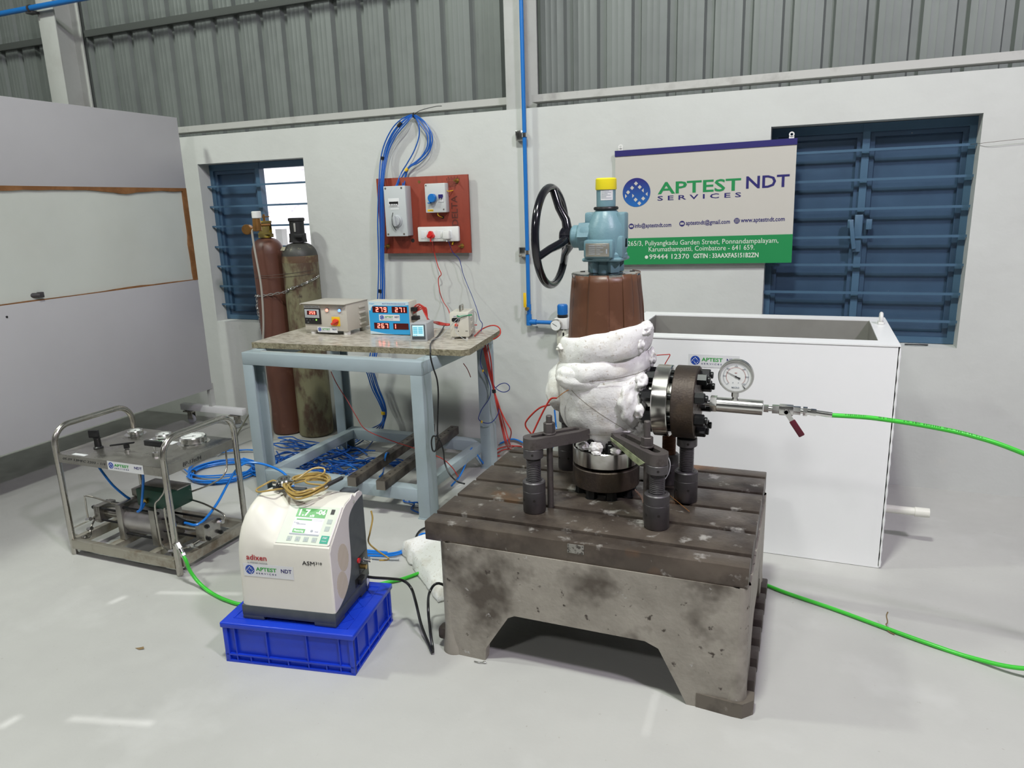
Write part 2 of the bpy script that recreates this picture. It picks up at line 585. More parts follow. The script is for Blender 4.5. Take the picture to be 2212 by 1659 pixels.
def gradient(name, c0, c1):
    m = mat(name, c0, .45)
    nt = m.node_tree
    tc = nt.nodes.new('ShaderNodeTexCoord')
    sp = nt.nodes.new('ShaderNodeSeparateXYZ')
    nt.links.new(tc.outputs['Generated'], sp.inputs[0])
    mx = nt.nodes.new('ShaderNodeMix')
    mx.data_type = 'RGBA'
    mx.inputs['A'].default_value = (*c0, 1)
    mx.inputs['B'].default_value = (*c1, 1)
    nt.links.new(sp.outputs['Z'], mx.inputs['Factor'])
    nt.links.new(mx.outputs['Result'], nt.nodes['Principled BSDF'].inputs['Base Color'])
    return m


LOGOGRAD = gradient('logo_gradient', (.010, .130, .42), (.020, .012, .16))
DIAMONDS = ((-.03, .62), (-.31, .31), (-.58, 0), (.24, .36), (-.06, -.52), (.49, -.47), (.21, -.80), (.0, .0))


def logo_marks(mb, M, r, mi):
    """diamonds and half diamonds of the round mark, in a plane with x right, y up"""
    d = .145 * r
    for cx, cy in ((-.03, .62), (-.31, .33), (-.60, .04), (.24, .36), (-.06, -.50), (.21, -.76), (.49, -.44)):
        mb.prism([(cx * r, cy * r - d), (cx * r + d, cy * r), (cx * r, cy * r + d), (cx * r - d, cy * r)], 0, .0005, M, mi)
    for cx, cy, s in ((-.82, -.22, 1), (-.30, -.22, 1), (.52, .12, -1), (.80, -.14, -1)):
        q = [(cx * r, cy * r - d), (cx * r + s * d, cy * r), (cx * r, cy * r + d)]
        mb.prism(q if s > 0 else q[::-1], 0, .0005, M, mi)


def sticker(parent, M, w, h, backing=True):
    """white name sticker; M: lower left corner, x right, y up, facing +z"""
    st = part('sticker', MB().prism([(0, 0), (w, 0), (w, h), (0, h)], 0, .0006, M), STICK, parent)
    L = MB()
    r = h * .36
    c = M @ Matrix.Translation((h * .52, h * .52, .0006))
    L.lathe([(r, 0), (r, .0004)], c, 28, 0)
    logo_marks(L, c @ Matrix.Translation((0, 0, .0004)), r, 1)
    x0 = h * 1.0
    fit(L, 'APTEST', w * .415, h * .40, M @ Matrix.Translation((x0, h * .60, .0009)), 2, bold=.02)
    fit(L, 'NDT', w * .21, h * .40, M @ Matrix.Translation((w * .965, h * .60, .0009)), 3, 'RIGHT', bold=.02)
    fit(L, 'S E R V I C E S', w * .40, h * .17, M @ Matrix.Translation((x0, h * .27, .0009)), 3)
    part('lettering', L, [LOGOB, STICK, LOGOG, NAVY], st)
    return st


# ------------------------------------------------------------------ the setting
YW = 4.414
XL, XR, YF, ZC = -9.5, 6.5, -7.5, 6.6
struct('floor', MB().box(XL, YF, -.1, XR, 4.7, 0), FLOOR)


def wall_back():
    m = MB()
    holes = ((-4.30, -3.34), (-.247, .742))
    z0, z1, zt = .797, 1.978, 2.178
    m.box(XL, YW, 0, XR, YW + .2, z0)
    m.box(XL, YW, z1, XR, YW + .2, zt)
    x = XL
    for a, b in holes:
        m.box(x, YW, z0, a, YW + .2, z1)
        x = b
    m.box(x, YW, z0, XR, YW + .2, z1)
    return struct('wall_back', m, WALL)


wb_ = wall_back()


def cladding():
    """ribbed sheets above the masonry, each sheet a piece of its own"""
    root = struct('wall_upper', MB().box(XL, 4.735, 2.0, XR, 4.76, ZC), CLAD)
    pitch, yb = .212, 4.68
    prof = []
    for k in range(5):
        x = k * pitch
        for dx, dy in ((0, 0), (.030, 0), (.033, -.0012), (.036, 0), (.066, 0), (.069, -.0012), (.072, 0), (.105, 0), (.108, -.0012), (.111, 0), (.150, 0), (.162, .032), (.200, .032)):
            prof.append((x + dx, yb + dy))
    prof.append((5 * pitch, yb))
    m = MB()
    n = len(prof)
    m.add([(x, y, 2.05) for x, y in prof] + [(x, y, ZC) for x, y in prof], [(i, i + 1, n + i + 1, n + i) for i in range(n - 1)])
    p = proto('cladding_sheet', m, CLAD)
    x = -9.5
    while x < XR - .2:
        inst(p, root, Matrix.Translation((x, 0, 0)))
        x += 5 * pitch


cladding()
SHADEB = mat('shadow_band', (.075, .082, .078), .6)  # dark strip across the ribs, a shadow put in as colour
PUR = [(-9.5, -5.74), (-5.54, -1.80), (-1.66, 6.5)]
n_t = 1
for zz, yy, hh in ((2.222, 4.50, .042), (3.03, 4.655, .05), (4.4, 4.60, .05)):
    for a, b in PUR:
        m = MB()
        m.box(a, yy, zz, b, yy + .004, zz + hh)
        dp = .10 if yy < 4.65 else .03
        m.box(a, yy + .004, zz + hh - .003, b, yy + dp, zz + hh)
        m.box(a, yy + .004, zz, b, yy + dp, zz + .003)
        struct('trim_%d' % n_t, m, CLADDK if yy < 4.65 else SHADEB)
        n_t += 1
for x0, x1 in ((-1.797, -1.668), (-5.73, -5.55)):
    m = MB()
    m.box(x0, YW + .005, 2.16, x1, YW + .017, ZC, b=.002)
    m.box((x0 + x1) / 2 - .004, YW + .015, 2.16, (x0 + x1) / 2 + .004, YW + .22, ZC)
    m.box(x0, YW + .22, 2.16, x1, YW + .232, ZC)
    struct('trim_%d' % n_t, m, POST)
    n_t += 1


def ceiling():
    """roof sheet with a few open seams that let thin streaks of sun through"""
    bm = bmesh.new()

    def loop(pts):
        v = [bm.verts.new((x, y, ZC)) for x, y in pts]
        return [bm.edges.new((v[i], v[(i + 1) % len(v)])) for i in range(len(v))]
    ed = loop([(XL, YF), (XR, YF), (XR, 4.8), (XL, 4.8)])
    for ax, ay, bx, by, w in SEAMS:
        o = SUND * (ZC / -SUND.z)
        a, b = Vector((ax - o.x, ay - o.y)), Vector((bx - o.x, by - o.y))
        n = Vector((-(b - a).y, (b - a).x)).normalized() * w
        ed += loop([a - n, b - n, b + n, a + n])
    bmesh.ops.triangle_fill(bm, use_beauty=True, use_dissolve=False, edges=ed)
    return struct('ceiling', MB().bm(bm), CEIL)


SEAMS = ((-2.184, 1.374, -1.898, 1.451, .011), (-2.363, 1.262, -2.356, 1.325, .014), (-2.577, 2.097, -2.213, 2.209, .009), (-2.70, 1.961, -2.685, 2.027, .014), (-.388, 1.933, -.395, 2.167, .0035))
ceiling()
struct('wall_left', MB().box(XL - .1, YF, 0, XL, 4.8, ZC), OUTW)
struct('wall_right', MB().box(XR, YF, 0, XR + .1, 4.8, ZC), OUTW)
struct('wall_front', MB().box(XL, YF - .1, 0, XR, YF, ZC), OUTW)


def shutter(root, x0, x1, z0, z1, y):
    m = MB()
    m.box(x0, y, z0, x0 + .028, y + .03, z1)
    m.box(x1 - .028, y, z0, x1, y + .03, z1)
    m.box(x0 + .028, y, z0, x1 - .028, y + .03, z0 + .028)
    m.box(x0 + .028, y, z1 - .028, x1 - .028, y + .03, z1)
    f = part('shutter', m, WBLUE, root)
    part('shutter_sheet', MB().box(x0 + .01, y + .022, z0 + .01, x1 - .01, y + .027, z1 - .01), WBLUE, f)
    return f


def window(n, x0, x1, xm, bars, open_right):
    z0, z1 = .800, 1.975
    y = 4.525
    m = MB()
    t = .034
    m.box(x0, y, z0, x0 + t, y + .05, z1)
    m.box(x1 - t, y, z0, x1, y + .05, z1)
    m.box(x0 + t, y, z0, x1 - t, y + .05, z0 + t)
    m.box(x0 + t, y, z1 - .045, x1 - t, y + .05, z1)
    m.box(xm - .018, y - .004, z0 + .001, xm + .018, y + .051, z1 - .001)
    root = struct('window_%d' % n, m, WBLUE2)
    shutter(root, x0 + t - .002, xm - .016, z0 + t - .002, z1 - .043, y + .012)
    if open_right:
        # the other leaf is swung open outwards
        fl = MB()
        fl.box(x1 - .045, y + .06, z0 + t, x1 - .017, y + .48, z1 - .05)
        part('shutter', fl, WBLUE, root)
    else:
        shutter(root, xm + .016, x1 - t + .002, z0 + t - .002, z1 - .043, y + .012)
    for i, zb in enumerate(bars):
        part('bar', MB().box(x0 - .012, 4.485, zb - .0065, x1 + .004, 4.50, zb + .0065), WBLUE2, root)
    return root


window(1, -4.30, -3.34, -3.845, (1.815, 1.666, 1.519, 1.365, 1.216, 1.062, .920), True)
w2 = window(2, -.247, .742, .233, (1.836, 1.683, 1.531, 1.380, 1.230, 1.076, .927), False)
m = MB()
m.box(.205, 4.495, 1.30, .245, 4.52, 1.50, b=.003)
m.box(.262, 4.495, 1.42, .292, 4.515, 1.475, b=.003)
m.box(.17, 4.49, 1.43, .20, 4.515, 1.475, b=.003)
lt = part('latch', m, WBLUE2, w2)
part('latch_handle', MB().box(-.011, -.008, -.145, .011, .006, .01, b=.003, M=Matrix.Translation((.188, 4.487, 1.46)) @ Matrix.Rotation(RAD(-9), 4, 'Y')), WBLUE2, lt)

# what the open half of the small window shows
struct('ground_outside', MB().box(-25, 4.8, -.2, 15, 30, -.15), GROUNDM)
root = thing('neighbouring_roof', 'sloping white corrugated roof seen through the open half of the small window', 'roof', (-5.2, 7.6, -.15))
m = MB()
pr = []
for k in range(40):
    pr += [(k * .16, 0), (k * .16 + .05, .035), (k * .16 + .10, .035), (k * .16 + .15, 0)]
n = len(pr)
MR = Matrix.Translation((-9.2, 7.0, .62)) @ Matrix.Rotation(RAD(20), 4, 'Z') @ Matrix.Rotation(RAD(-14), 4, 'Y') @ Matrix.Rotation(RAD(28), 4, 'X')
m.add([(x, 0, z) for x, z in pr] + [(x, 2.6, z) for x, z in pr], [(i, i + 1, n + i + 1, n + i) for i in range(n - 1)], M=MR)
part('roof_sheet', m, ROOFM, root)
m = MB()
for x in (-8.6, -6.4, -4.2):
    m.box(x, 7.75, -.15, x + .1, 7.85, .75 + (x + 8.6) * .3)
part('roof_post', m, POST, root)

# ------------------------------------------------------------------ tall partition on a wheeled base
XP = -4.249
root = thing('test_screen', 'tall white test screen with a long pale window strip, standing on wheels', 'screen', (XP, 3.0, 0))
YP0, YP1 = 1.2, 4.222
m = MB()
m.box(XP - .03, YP0, 1.80, XP, YP1, 2.287, b=.001)
m.box(XP - .03, YP0, .30, XP, YP1, 1.142, b=.001)
part('panel', m, PANEL, root)
part('shade_plate', MB().box(XP - .95, YP0, .30, XP - .031, YP1, .32), PANEL, root)  # unseen plate added to keep the floor below in shade
m = MB()
# ragged paper edge around the strip window
random.seed(4)
N = 70
top = []
for i in range(N + 1):
    y = YP0 + (YP1 - YP0) * i / N
    d = .018 + .012 * abs(noise.noise(Vector((y * 5, 1, 0)))) + .025 * max(0, noise.noise(Vector((y * 2.3, 7, 0))))
    top.append((y, 1.80 - d))
poly = [(YP0, 1.802)] + top[0:1] + top[1:] + [(YP1, 1.802)]
MX = Matrix.Translation((XP - .004, 0, 0)) @ Matrix(((0, 0, 1, 0), (1, 0, 0, 0), (0, 1, 0, 0), (0, 0, 0, 1)))
m.prism(poly, -.02, .005, MX)
side = [(YP1, 1.14)] + [(YP1, 1.80)] + [(YP1 - .035 - .02 * abs(noise.noise(Vector((k * .6, 3, 2)))), 1.80 - k * .066) for k in range(11)]
m.prism(side, -.02, .006, MX)
low = [(YP0, 1.141), (YP1, 1.141)] + [(YP1 - (YP1 - YP0) * k / 30, 1.146 + .010 * abs(noise.noise(Vector((k * .9, 5, 1))))) for k in range(31)]
m.prism(low, -.02, .004, MX)
part('paper_border', m, BROWNB, root)
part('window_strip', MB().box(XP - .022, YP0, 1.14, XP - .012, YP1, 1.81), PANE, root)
m = MB()
m.cyl((XP - .02, 2.95, 1.175), (XP + .02, 2.98, 1.175), .014)
m.box(XP - .002, 2.97, 1.16, XP + .024, 3.0, 1.192, b=.003)
part('window_stay', m, DARKST, root)
part('screw', MB().cyl((XP - .001, 2.77, 1.075), (XP + .004, 2.77, 1.075), .006, n=10), BLACKP, root)
for yb in (4.222, 1.6):
    m = MB()
    m.box(XP - .33, yb - .025, .11, XP + .29, yb + .025, .16, b=.002)
    bm_ = part('base_beam', m, TANK, root)
    m = MB()
    m.box(XP - .035, yb - .02, .16, XP - .005, yb + .02, .34)
    part('upright', m, POST, root)
    for xc, a in ((XP - .25, 0), (XP + .21, .9)):
        m = MB()
        m.box(xc - .045, yb - .04, .100, xc + .045, yb + .04, .108)
        d = Vector((math.cos(a), math.sin(a), 0))
        q = Vector((-d.y, d.x, 0))
        for s in (-1, 1):
            MM = Matrix.Translation((xc, yb, .06)) @ Matrix.Rotation(a, 4, 'Z')
            m.box(-.02, s * .018 - .002, -.02, .025, s * .018 + .002, .042, M=MM)
        cs = part('caster', m, STEEL, root)
        c0 = Vector((xc, yb, .037))
        part('wheel', MB().cyl(c0 - q * .013, c0 + q * .013, .036, n=24, c=.005), GREYP, cs)
# ------------------------------------------------------------------ blue compressed-air pipe and regulator
root = thing('air_pipe', 'long blue air pipe running along the cladding and down the wall beside the column', 'pipe', (-1.665, 4.36, .86))
YB = 4.365
m = MB()
m.cyl((-1.662, YB, .90), (-1.662, YB, 3.2), .0125, n=16)
m.cyl((-9.4, YB, 3.205), (-1.66, YB, 3.205), .020, n=16)
m.cyl((-1.655, YB, .876), (-1.475, YB, .876), .0125, n=16)
part('pipe', m, BLUEP, root)
m = MB()
m.cyl((-1.662, YB, .855), (-1.662, YB, .925), .018, n=16)
m.cyl((-1.668, YB, .876), (-1.612, YB, .876), .018, n=16)
m.cyl((-1.662, YB, .95), (-1.662, YB, .99), .016, n=16)
part('elbow', m, BLUEP, root)
for zc in (1.318, 2.02):
    m = MB()
    m.box(-1.725, YB + .01, zc - .03, -1.675, YW - .001, zc + .03, b=.002)
    m.ring((-1.662, YB, zc - .012), (-1.662, YB, zc + .012), .017, .0126, n=16)
    part('pipe_clip', m, STEELB, root)
m = MB()
m.box(-5.78, 4.36, 3.17, -5.70, YW, 3.185)
m.ring((-5.74, YB, 3.205), (-5.72, YB, 3.205), .026, .0205, n=16)
part('pipe_clip', m, DARKST, root)
m = MB()
m.cyl((-1.662, YB - .012, .965), (-1.662, YB - .040, .965), .010, n=12)
m.hexa((-1.662, YB - .030, .965), (-1.662, YB - .042, .965), .012)
vb = part('shutoff_valve', m, BRASS, root)
part('valve_lever', MB().box(-1.680, YB - .048, .975, -1.660, YB - .042, 1.068, b=.003, M=Matrix.Translation((0, 0, 0))), YEL, vb)
root = thing('air_regulator', 'white air regulator with blue knob and small gauge ending the blue pipe', 'regulator', (-1.43, 4.34, .70))
part('body', MB().box(-1.472, 4.30, .845, -1.385, 4.38, .915, b=.008), WHITEP, root)
m = MB()
m.lathe([(.029, 0), (.031, .006), (.031, .06), (.027, .066)], Matrix.Translation((-1.427, 4.34, .932)), 20)
for k in range(20):
    a = k * PI / 10
    m.box(-.0015, -.0325, .008, .0015, -.029, .058, M=Matrix.Translation((-1.427, 4.34, .932)) @ Matrix.Rotation(a, 4, 'Z'))
part('knob', m, BLUEP, root)
part('collar', MB().cyl((-1.427, 4.34, .913), (-1.427, 4.34, .934), .033, n=24, c=.003), BLACKP, root)
m = MB()
m.box(-1.462, 4.31, .735, -1.395, 4.375, .845, b=.014)
bw = part('bowl', m, CLEARP, root)
part('sight_slot', MB().box(-1.418, 4.307, .765, -1.408, 4.311, .825), BLACKP, bw)
m = MB()
m.cyl((-1.452, 4.30, .874), (-1.452, 4.275, .874), .036, n=28, c=.003)
g = part('pressure_gauge', m, STEEL, root)
part('dial', MB().cyl((-1.452, 4.276, .874), (-1.452, 4.2735, .874), .032, n=28), DIAL, g)
part('needle', MB().box(-.024, -.0005, -.0012, .010, .0005, .0012, M=Matrix.Translation((-1.452, 4.2725, .874)) @ Matrix.Rotation(RAD(30), 4, 'Y')), PRINT, g)

# ------------------------------------------------------------------ hanging banner
root = thing('banner', 'white, navy and green company banner hanging on the wall beside the large window', 'banner', (-.604, 4.385, 1.245))
XB0, XB1, ZB0, ZB1 = -1.100, -.107, 1.245, 1.902
BT = Matrix.Translation((-.604, 4.385, 1.57)) @ Matrix.Rotation(RAD(-.7), 4, 'Y') @ Matrix.Translation((.604, -4.385, -1.57))
m = MB()
m.box(XB0, 4.384, ZB0, XB1, 4.392, ZB1, M=BT)
part('sheet', m, BANW, root)
part('top_band', MB().box(XB0 - .002, 4.380, ZB1 - .031, XB1 + .002, 4.3845, ZB1 + .002, M=BT), NAVY, root)
gb = part('address_band', MB().box(XB0, 4.3815, ZB0, XB1, 4.3845, 1.400, M=BT), GREENP, root)


def bt(x, z, y=4.3832):
    return BT @ FRONT(x, y, z)


L = MB()
fit(L, '265/3, Puliyangkadu Garden Street, Ponnandampalayam,', .848, .040, bt(-1.028, 1.368, 4.3808), 0)
fit(L, 'Karumathampatti, Coimbatore - 641 659.', .597, .040, bt(-.902, 1.332, 4.3808), 0)
fit(L, '99444 12370', .232, .040, bt(-.898, 1.288, 4.3808), 0, bold=.006)
fit(L, 'GSTIN : 33AAXFA5151B2ZN', .360, .036, bt(-.642, 1.289, 4.3808), 0, bold=.02)
L.lathe([(.010, 0), (.010, .0005)], bt(-.915, 1.288, 4.3810), 16)
part('lettering', L, BANT, gb)
L = MB()
L.lathe([(.082, 0), (.082, .0006)], bt(-.975, 1.663), 48)
part('round_emblem', L, LOGOGRAD, root)
L = MB()
logo_marks(L, bt(-.975, 1.663, 4.3824), .082, 0)
part('emblem_diamond', L, BANW, root)
L = MB()
fit(L, 'APTEST', .462, .092, bt(-.850, 1.676), 0, bold=.018)
fit(L, 'NDT', .225, .092, bt(-.361, 1.683), 1, bold=.018)
fit(L, 'S E R V I C E S', .466, .036, bt(-.852, 1.622), 1, bold=.012)
fit(L, 'info@aptestndt.com', .215, .034, bt(-.986, 1.471), 1, bold=.015)
fit(L, 'aptestndt@gmail.com', .245, .034, bt(-.687, 1.478), 1, bold=.015)
fit(L, 'www.aptestndt.com', .232, .034, bt(-.384, 1.483), 1, bold=.015)
for x, z in ((-1.006, 1.470), (-.709, 1.476), (-.405, 1.482)):
    L.lathe([(.016, 0), (.016, .0005)], bt(x, z), 20, 1)
for x, z in ((-1.006, 1.470), (-.709, 1.476)):
    MM = bt(x, z, 4.3825)
    L.prism([(-.010, .006), (-.010, -.006), (.010, -.006), (.010, .006)], 0, .0004, MM, 2)
    L.prism([(-.010, .006), (0, -.0015), (.010, .006), (0, .0005)], .0004, .0007, MM, 1)
for k in (-.007, 0, .007):
    L.box(-.405 - .013, 4.3822, 1.482 + k - .0006, -.405 + .013, 4.3826, 1.482 + k + .0006, mi=2, M=BT)
    L.box(-.405 + k - .0006, 4.3822, 1.482 - .013, -.405 + k + .0006, 4.3826, 1.482 + .013, mi=2, M=BT)
part('lettering', L, [GREENP, NAVY, BANW], root)
for x in (-1.068, -.135):
    m = MB()
    m.ring((0, -.002, 0), (0, .002, 0), .014, .007, n=20)
    m.box(-.013, -.002, -.028, .013, .002, -.010)
    part('hanger', MB().add(m.v, m.f, M=BT @ Matrix.Translation((x, 4.386, 1.925))), WHITEP, root)


# ------------------------------------------------------------------ white test tank
root = thing('test_tank', 'large open white steel tank standing against the wall under the big window', 'tank', (-.25, 3.7, 0))
TX0, TX1, TY0, TY1, TZ = -.85, .358, 3.318, 4.10, 1.0
part('front_wall', MB().box(TX0, TY0, .012, TX1, TY0 + .006, TZ - .004), TANK, root)
m = MB()
m.box(TX1 - .006, TY0, .012, TX1, TY1, TZ - .004)
m.box(TX0, TY0, .012, TX0 + .006, TY1, TZ - .004)
m.box(TX0, TY1 - .006, .012, TX1, TY1, TZ - .004)
m.box(TX0, TY0, .002, TX1, TY1, .012)
part('side_wall', m, TANK, root)
rim = MB()
rw, rd = .075, .10
rim.box(TX0, TY0 - .003, TZ - .006, TX1 + .002, TY0 + rd, TZ)
rim.box(TX0, TY1 - rd, TZ - .006, TX1 + .002, TY1, TZ)
rim.box(TX1 - rw, TY0 + rd, TZ - .006, TX1 + .002, TY1 - rd, TZ)
rim.box(TX0, TY0 + rd, TZ - .006, TX0 + rw, TY1 - rd, TZ)
part('rim', rim, TANK, root)
m = MB()
m.box(TX0 + rw, TY1 - rd, .4, TX1 - rw, TY1 - rd + .004, TZ - .006)
m.box(TX1 - rw, TY0 + rd, .4, TX1 - rw + .004, TY1 - rd, TZ - .006)
m.box(TX0 + rw - .004, TY0 + rd, .4, TX0 + rw, TY1 - rd, TZ - .006)
m.box(TX0 + rw, TY0 + rd - .004, .4, TX1 - rw, TY0 + rd, TZ - .006)
m.box(TX0 + rw, TY0 + rd, .39, TX1 - rw, TY1 - rd, .4)
part('inner_lining', m, TANKIN, root)
m = MB()
wl = [(TX1 + .001, TY0 - .001, .01 + k * .02 + .003 * math.sin(k * 2.3)) for k in range(50)]
m.tube(wl, [.004 + .0015 * math.sin(k * 1.9) for k in range(50)], 6)
part('weld_seam', m, TANK, root)
m = MB()
m.torus(frame((.325, 3.88, 1.028), (1, 0, 0)), .022, .0085, 28, 10)
m.box(.312, 3.85, TZ, .338, 3.91, TZ + .012, b=.003)
part('lifting_eye', m, WHITEP, root)
m = MB()
m.cyl((TX1 - .01, 3.62, .166), (.52, 3.62, .166), .0185, n=20)
m.ring((.515, 3.62, .166), (.575, 3.62, .166), .022, .015, n=20)
part('drain_pipe', m, PIPEW, root)
sticker(root, FRONT(-.492, TY0 - .0007, .868), .222, .058)
# ------------------------------------------------------------------ cast T-slot table
root = thing('slotted_table', 'heavy oily cast iron T-slot table with grimy legs carrying the wrapped valve', 'machine table', (-.66, 2.55, 0))
X0, X1, Y0, Y1, ZT = -1.232, -.118, 2.128, 2.995, .515
slots = (2.215, 2.388, 2.562, 2.748, 2.922)
edges = [Y0] + list(slots) + [Y1]
sw = .0105
for i in range(6):
    a = edges[i] + (sw if i else 0)
    b = edges[i + 1] - (sw if i < 5 else 0)
    m = MB()
    m.box(X0, a, ZT - (.072 if i in (0, 5) else .056), X1, b, ZT, b=.0025 if i else .004)
    part('table_strip', m, [TTOP], root)
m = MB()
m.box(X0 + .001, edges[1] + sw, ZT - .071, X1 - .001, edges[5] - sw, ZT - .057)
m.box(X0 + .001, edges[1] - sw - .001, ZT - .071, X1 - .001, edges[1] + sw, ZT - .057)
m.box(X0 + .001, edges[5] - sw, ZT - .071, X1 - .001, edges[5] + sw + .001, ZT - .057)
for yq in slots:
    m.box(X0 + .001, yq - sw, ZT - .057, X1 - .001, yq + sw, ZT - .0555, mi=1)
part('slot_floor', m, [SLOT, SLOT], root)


def arch(x0, x1, zt):
    L, Rr = x0, x1
    return [(L, 0), (L + .14, 0), (L + .145, .05), (L + .235, .190), (L + .26, .203), (Rr - .29, .203), (Rr - .245, .185), (Rr - .185, .07), (Rr - .150, 0), (Rr, 0), (Rr, zt), (L, zt)]


bx0, bx1 = -1.182, -.112
for yq, nm in ((2.124, 'front_apron'), (2.93, 'rear_apron')):
    m = MB()
    P = arch(bx0 + .03, bx1 - .03, .445)
    MXZ = Matrix.Translation((0, yq + .035, 0)) @ Matrix.Rotation(PI / 2, 4, 'X')
    m.prism(P, 0, .035, MXZ)
    part(nm, m, TBODY, root)
for xs, s in ((bx0, 1), (bx1, -1)):
    # rounded corner posts and side panels
    for yq in (2.124, 2.965):
        sy = 1 if yq < 2.5 else -1
        cx, cy = xs + s * .035, yq + sy * .035
        prof = [(.046, 0), (.045, .025), (.039, .055), (.0355, .10), (.035, .445)]
        part('corner_post', MB().lathe(prof, Matrix.Translation((cx, cy, 0)), 28), TBODY, root)
    m = MB()
    Q = [(2.155, 0), (2.29, 0), (2.36, .16), (2.42, .2), (2.68, .2), (2.75, .16), (2.82, 0), (2.94, 0), (2.94, .445), (2.155, .445)]
    MYZ = Matrix.Translation((xs if s > 0 else xs - .03, 0, 0)) @ Matrix(((0, 0, 1, 0), (1, 0, 0, 0), (0, 1, 0, 0), (0, 0, 0, 1)))
    m.prism(Q, 0, .03, MYZ)
    part('side_apron', m, TBODY, root)
m = MB()
m.prism([(-.262, 2.122), (-.150, 2.112), (-.118, 2.112), (-.086, 2.145), (-.086, 2.19), (-.262, 2.19)], 0, .052)
part('foot_pad', m, mat('oily_foot', (.13, .112, .09), .6, layers=[((.06, .05, .04), 12, .45, .7), ((.25, .23, .2), 20, .6, .72)]), root)
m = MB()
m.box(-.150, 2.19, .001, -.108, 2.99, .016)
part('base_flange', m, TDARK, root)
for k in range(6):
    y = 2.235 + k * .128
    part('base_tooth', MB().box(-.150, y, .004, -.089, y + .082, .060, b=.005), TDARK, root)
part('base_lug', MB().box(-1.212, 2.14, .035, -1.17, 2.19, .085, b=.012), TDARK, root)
m = MB()
m.box(-.694, 2.1245, .478, -.637, 2.129, .510, b=.001)
np_ = part('maker_plate', m, mat('scratched_plate', (.33, .32, .29), .45, .7, layers=[((.10, .09, .08), 90, .5, .6)]), root)
for x in (-.690, -.641):
    for z in (.482, .506):
        part('rivet', MB().cyl((x, 2.1248, z), (x, 2.1235, z), .0017, n=8), NUT, np_)

# ------------------------------------------------------------------ the valve under test
VX, VY = -.690, 2.610
root = thing('test_valve', 'flanged gate valve wrapped in white wool with teal gear head and black handwheel', 'valve', (VX, VY, ZT))
NUTP = proto('nut', MB().hexa((0, 0, 0), (0, 0, .034), .0215, c=.003).cyl((0, 0, .034), (0, 0, .044), .0125, n=14, c=.002), NUT)
NUTB = proto('nut', MB().hexa((0, 0, 0), (0, 0, .036), .0215).cyl((0, 0, -.002), (0, 0, .001), .024, n=20), NUT)


def flange(name, M, h, R_, mt, ri=.03):
    m = MB()
    c = .003
    m.lathe([(ri, 0), (R_ - c, 0), (R_, c), (R_, h - c), (R_ - c, h), (ri, h)], M, 72, cap=False)
    m.lathe([(ri + .001, .001), (ri + .001, h - .001)], M, 24)
    return part(name, m, mt, root)


fl1 = flange('body_flange', Matrix.Translation((VX, VY, .640)), .062, .127, FLG)
fl2 = flange('blind_flange', Matrix.Translation((VX, VY, .551)), .078, .128, RUSTY)
part('gasket', MB().cyl((VX, VY, .628), (VX, VY, .641), .085, n=40), SLOT, root)
for k in range(8):
    a = RAD(22.5 + 45 * k) + .06
    p = Vector((VX + .098 * math.cos(a), VY + .098 * math.sin(a), 0))
    inst(NUTB, root, wloc(root, Matrix.Translation((p.x, p.y, .5155)) @ Matrix.Rotation(a, 4, 'Z')))
    inst(NUTP, root, wloc(root, Matrix.Translation((p.x, p.y, .7015)) @ Matrix.Rotation(a + .3, 4, 'Z')))
ST = proto('stud', MB().cyl((0, 0, 0), (0, 0, .2), .0115, n=12), NUT)
for k in range(8):
    a = RAD(22.5 + 45 * k) + .06
    inst(ST, root, wloc(root, Matrix.Translation((VX + .098 * math.cos(a), VY + .098 * math.sin(a), .5165))))
# side branch with its two flanges along X
ZA = .893
AX = lambda x: frame((x, VY, ZA), (1, 0, 0))
part('branch_neck', MB().cyl((VX + .03, VY, ZA), (-.49, VY, ZA), .075, n=32), FLG, root)
flange('branch_flange', AX(-.497), .056, .131, FLG)
flange('branch_blind_flange', AX(-.428), .080, .132, RUSTY)
part('gasket', MB().cyl((-.443, VY, ZA), (-.426, VY, ZA), .088, n=40), FLG, root)
for k in range(8):
    a = RAD(22.5 + 45 * k)
    y, z = VY + .102 * math.cos(a), ZA + .102 * math.sin(a)
    inst(NUTP, root, wloc(root, frame((-.347, y, z), (1, 0, 0)) @ Matrix.Rotation(a, 4, 'Z')))
    inst(NUTP, root, wloc(root, frame((-.4985, y, z), (-1, 0, 0)) @ Matrix.Rotation(a + .2, 4, 'Z')))
    inst(ST, root, wloc(root, frame((-.52, y, z), (1, 0, 0))))
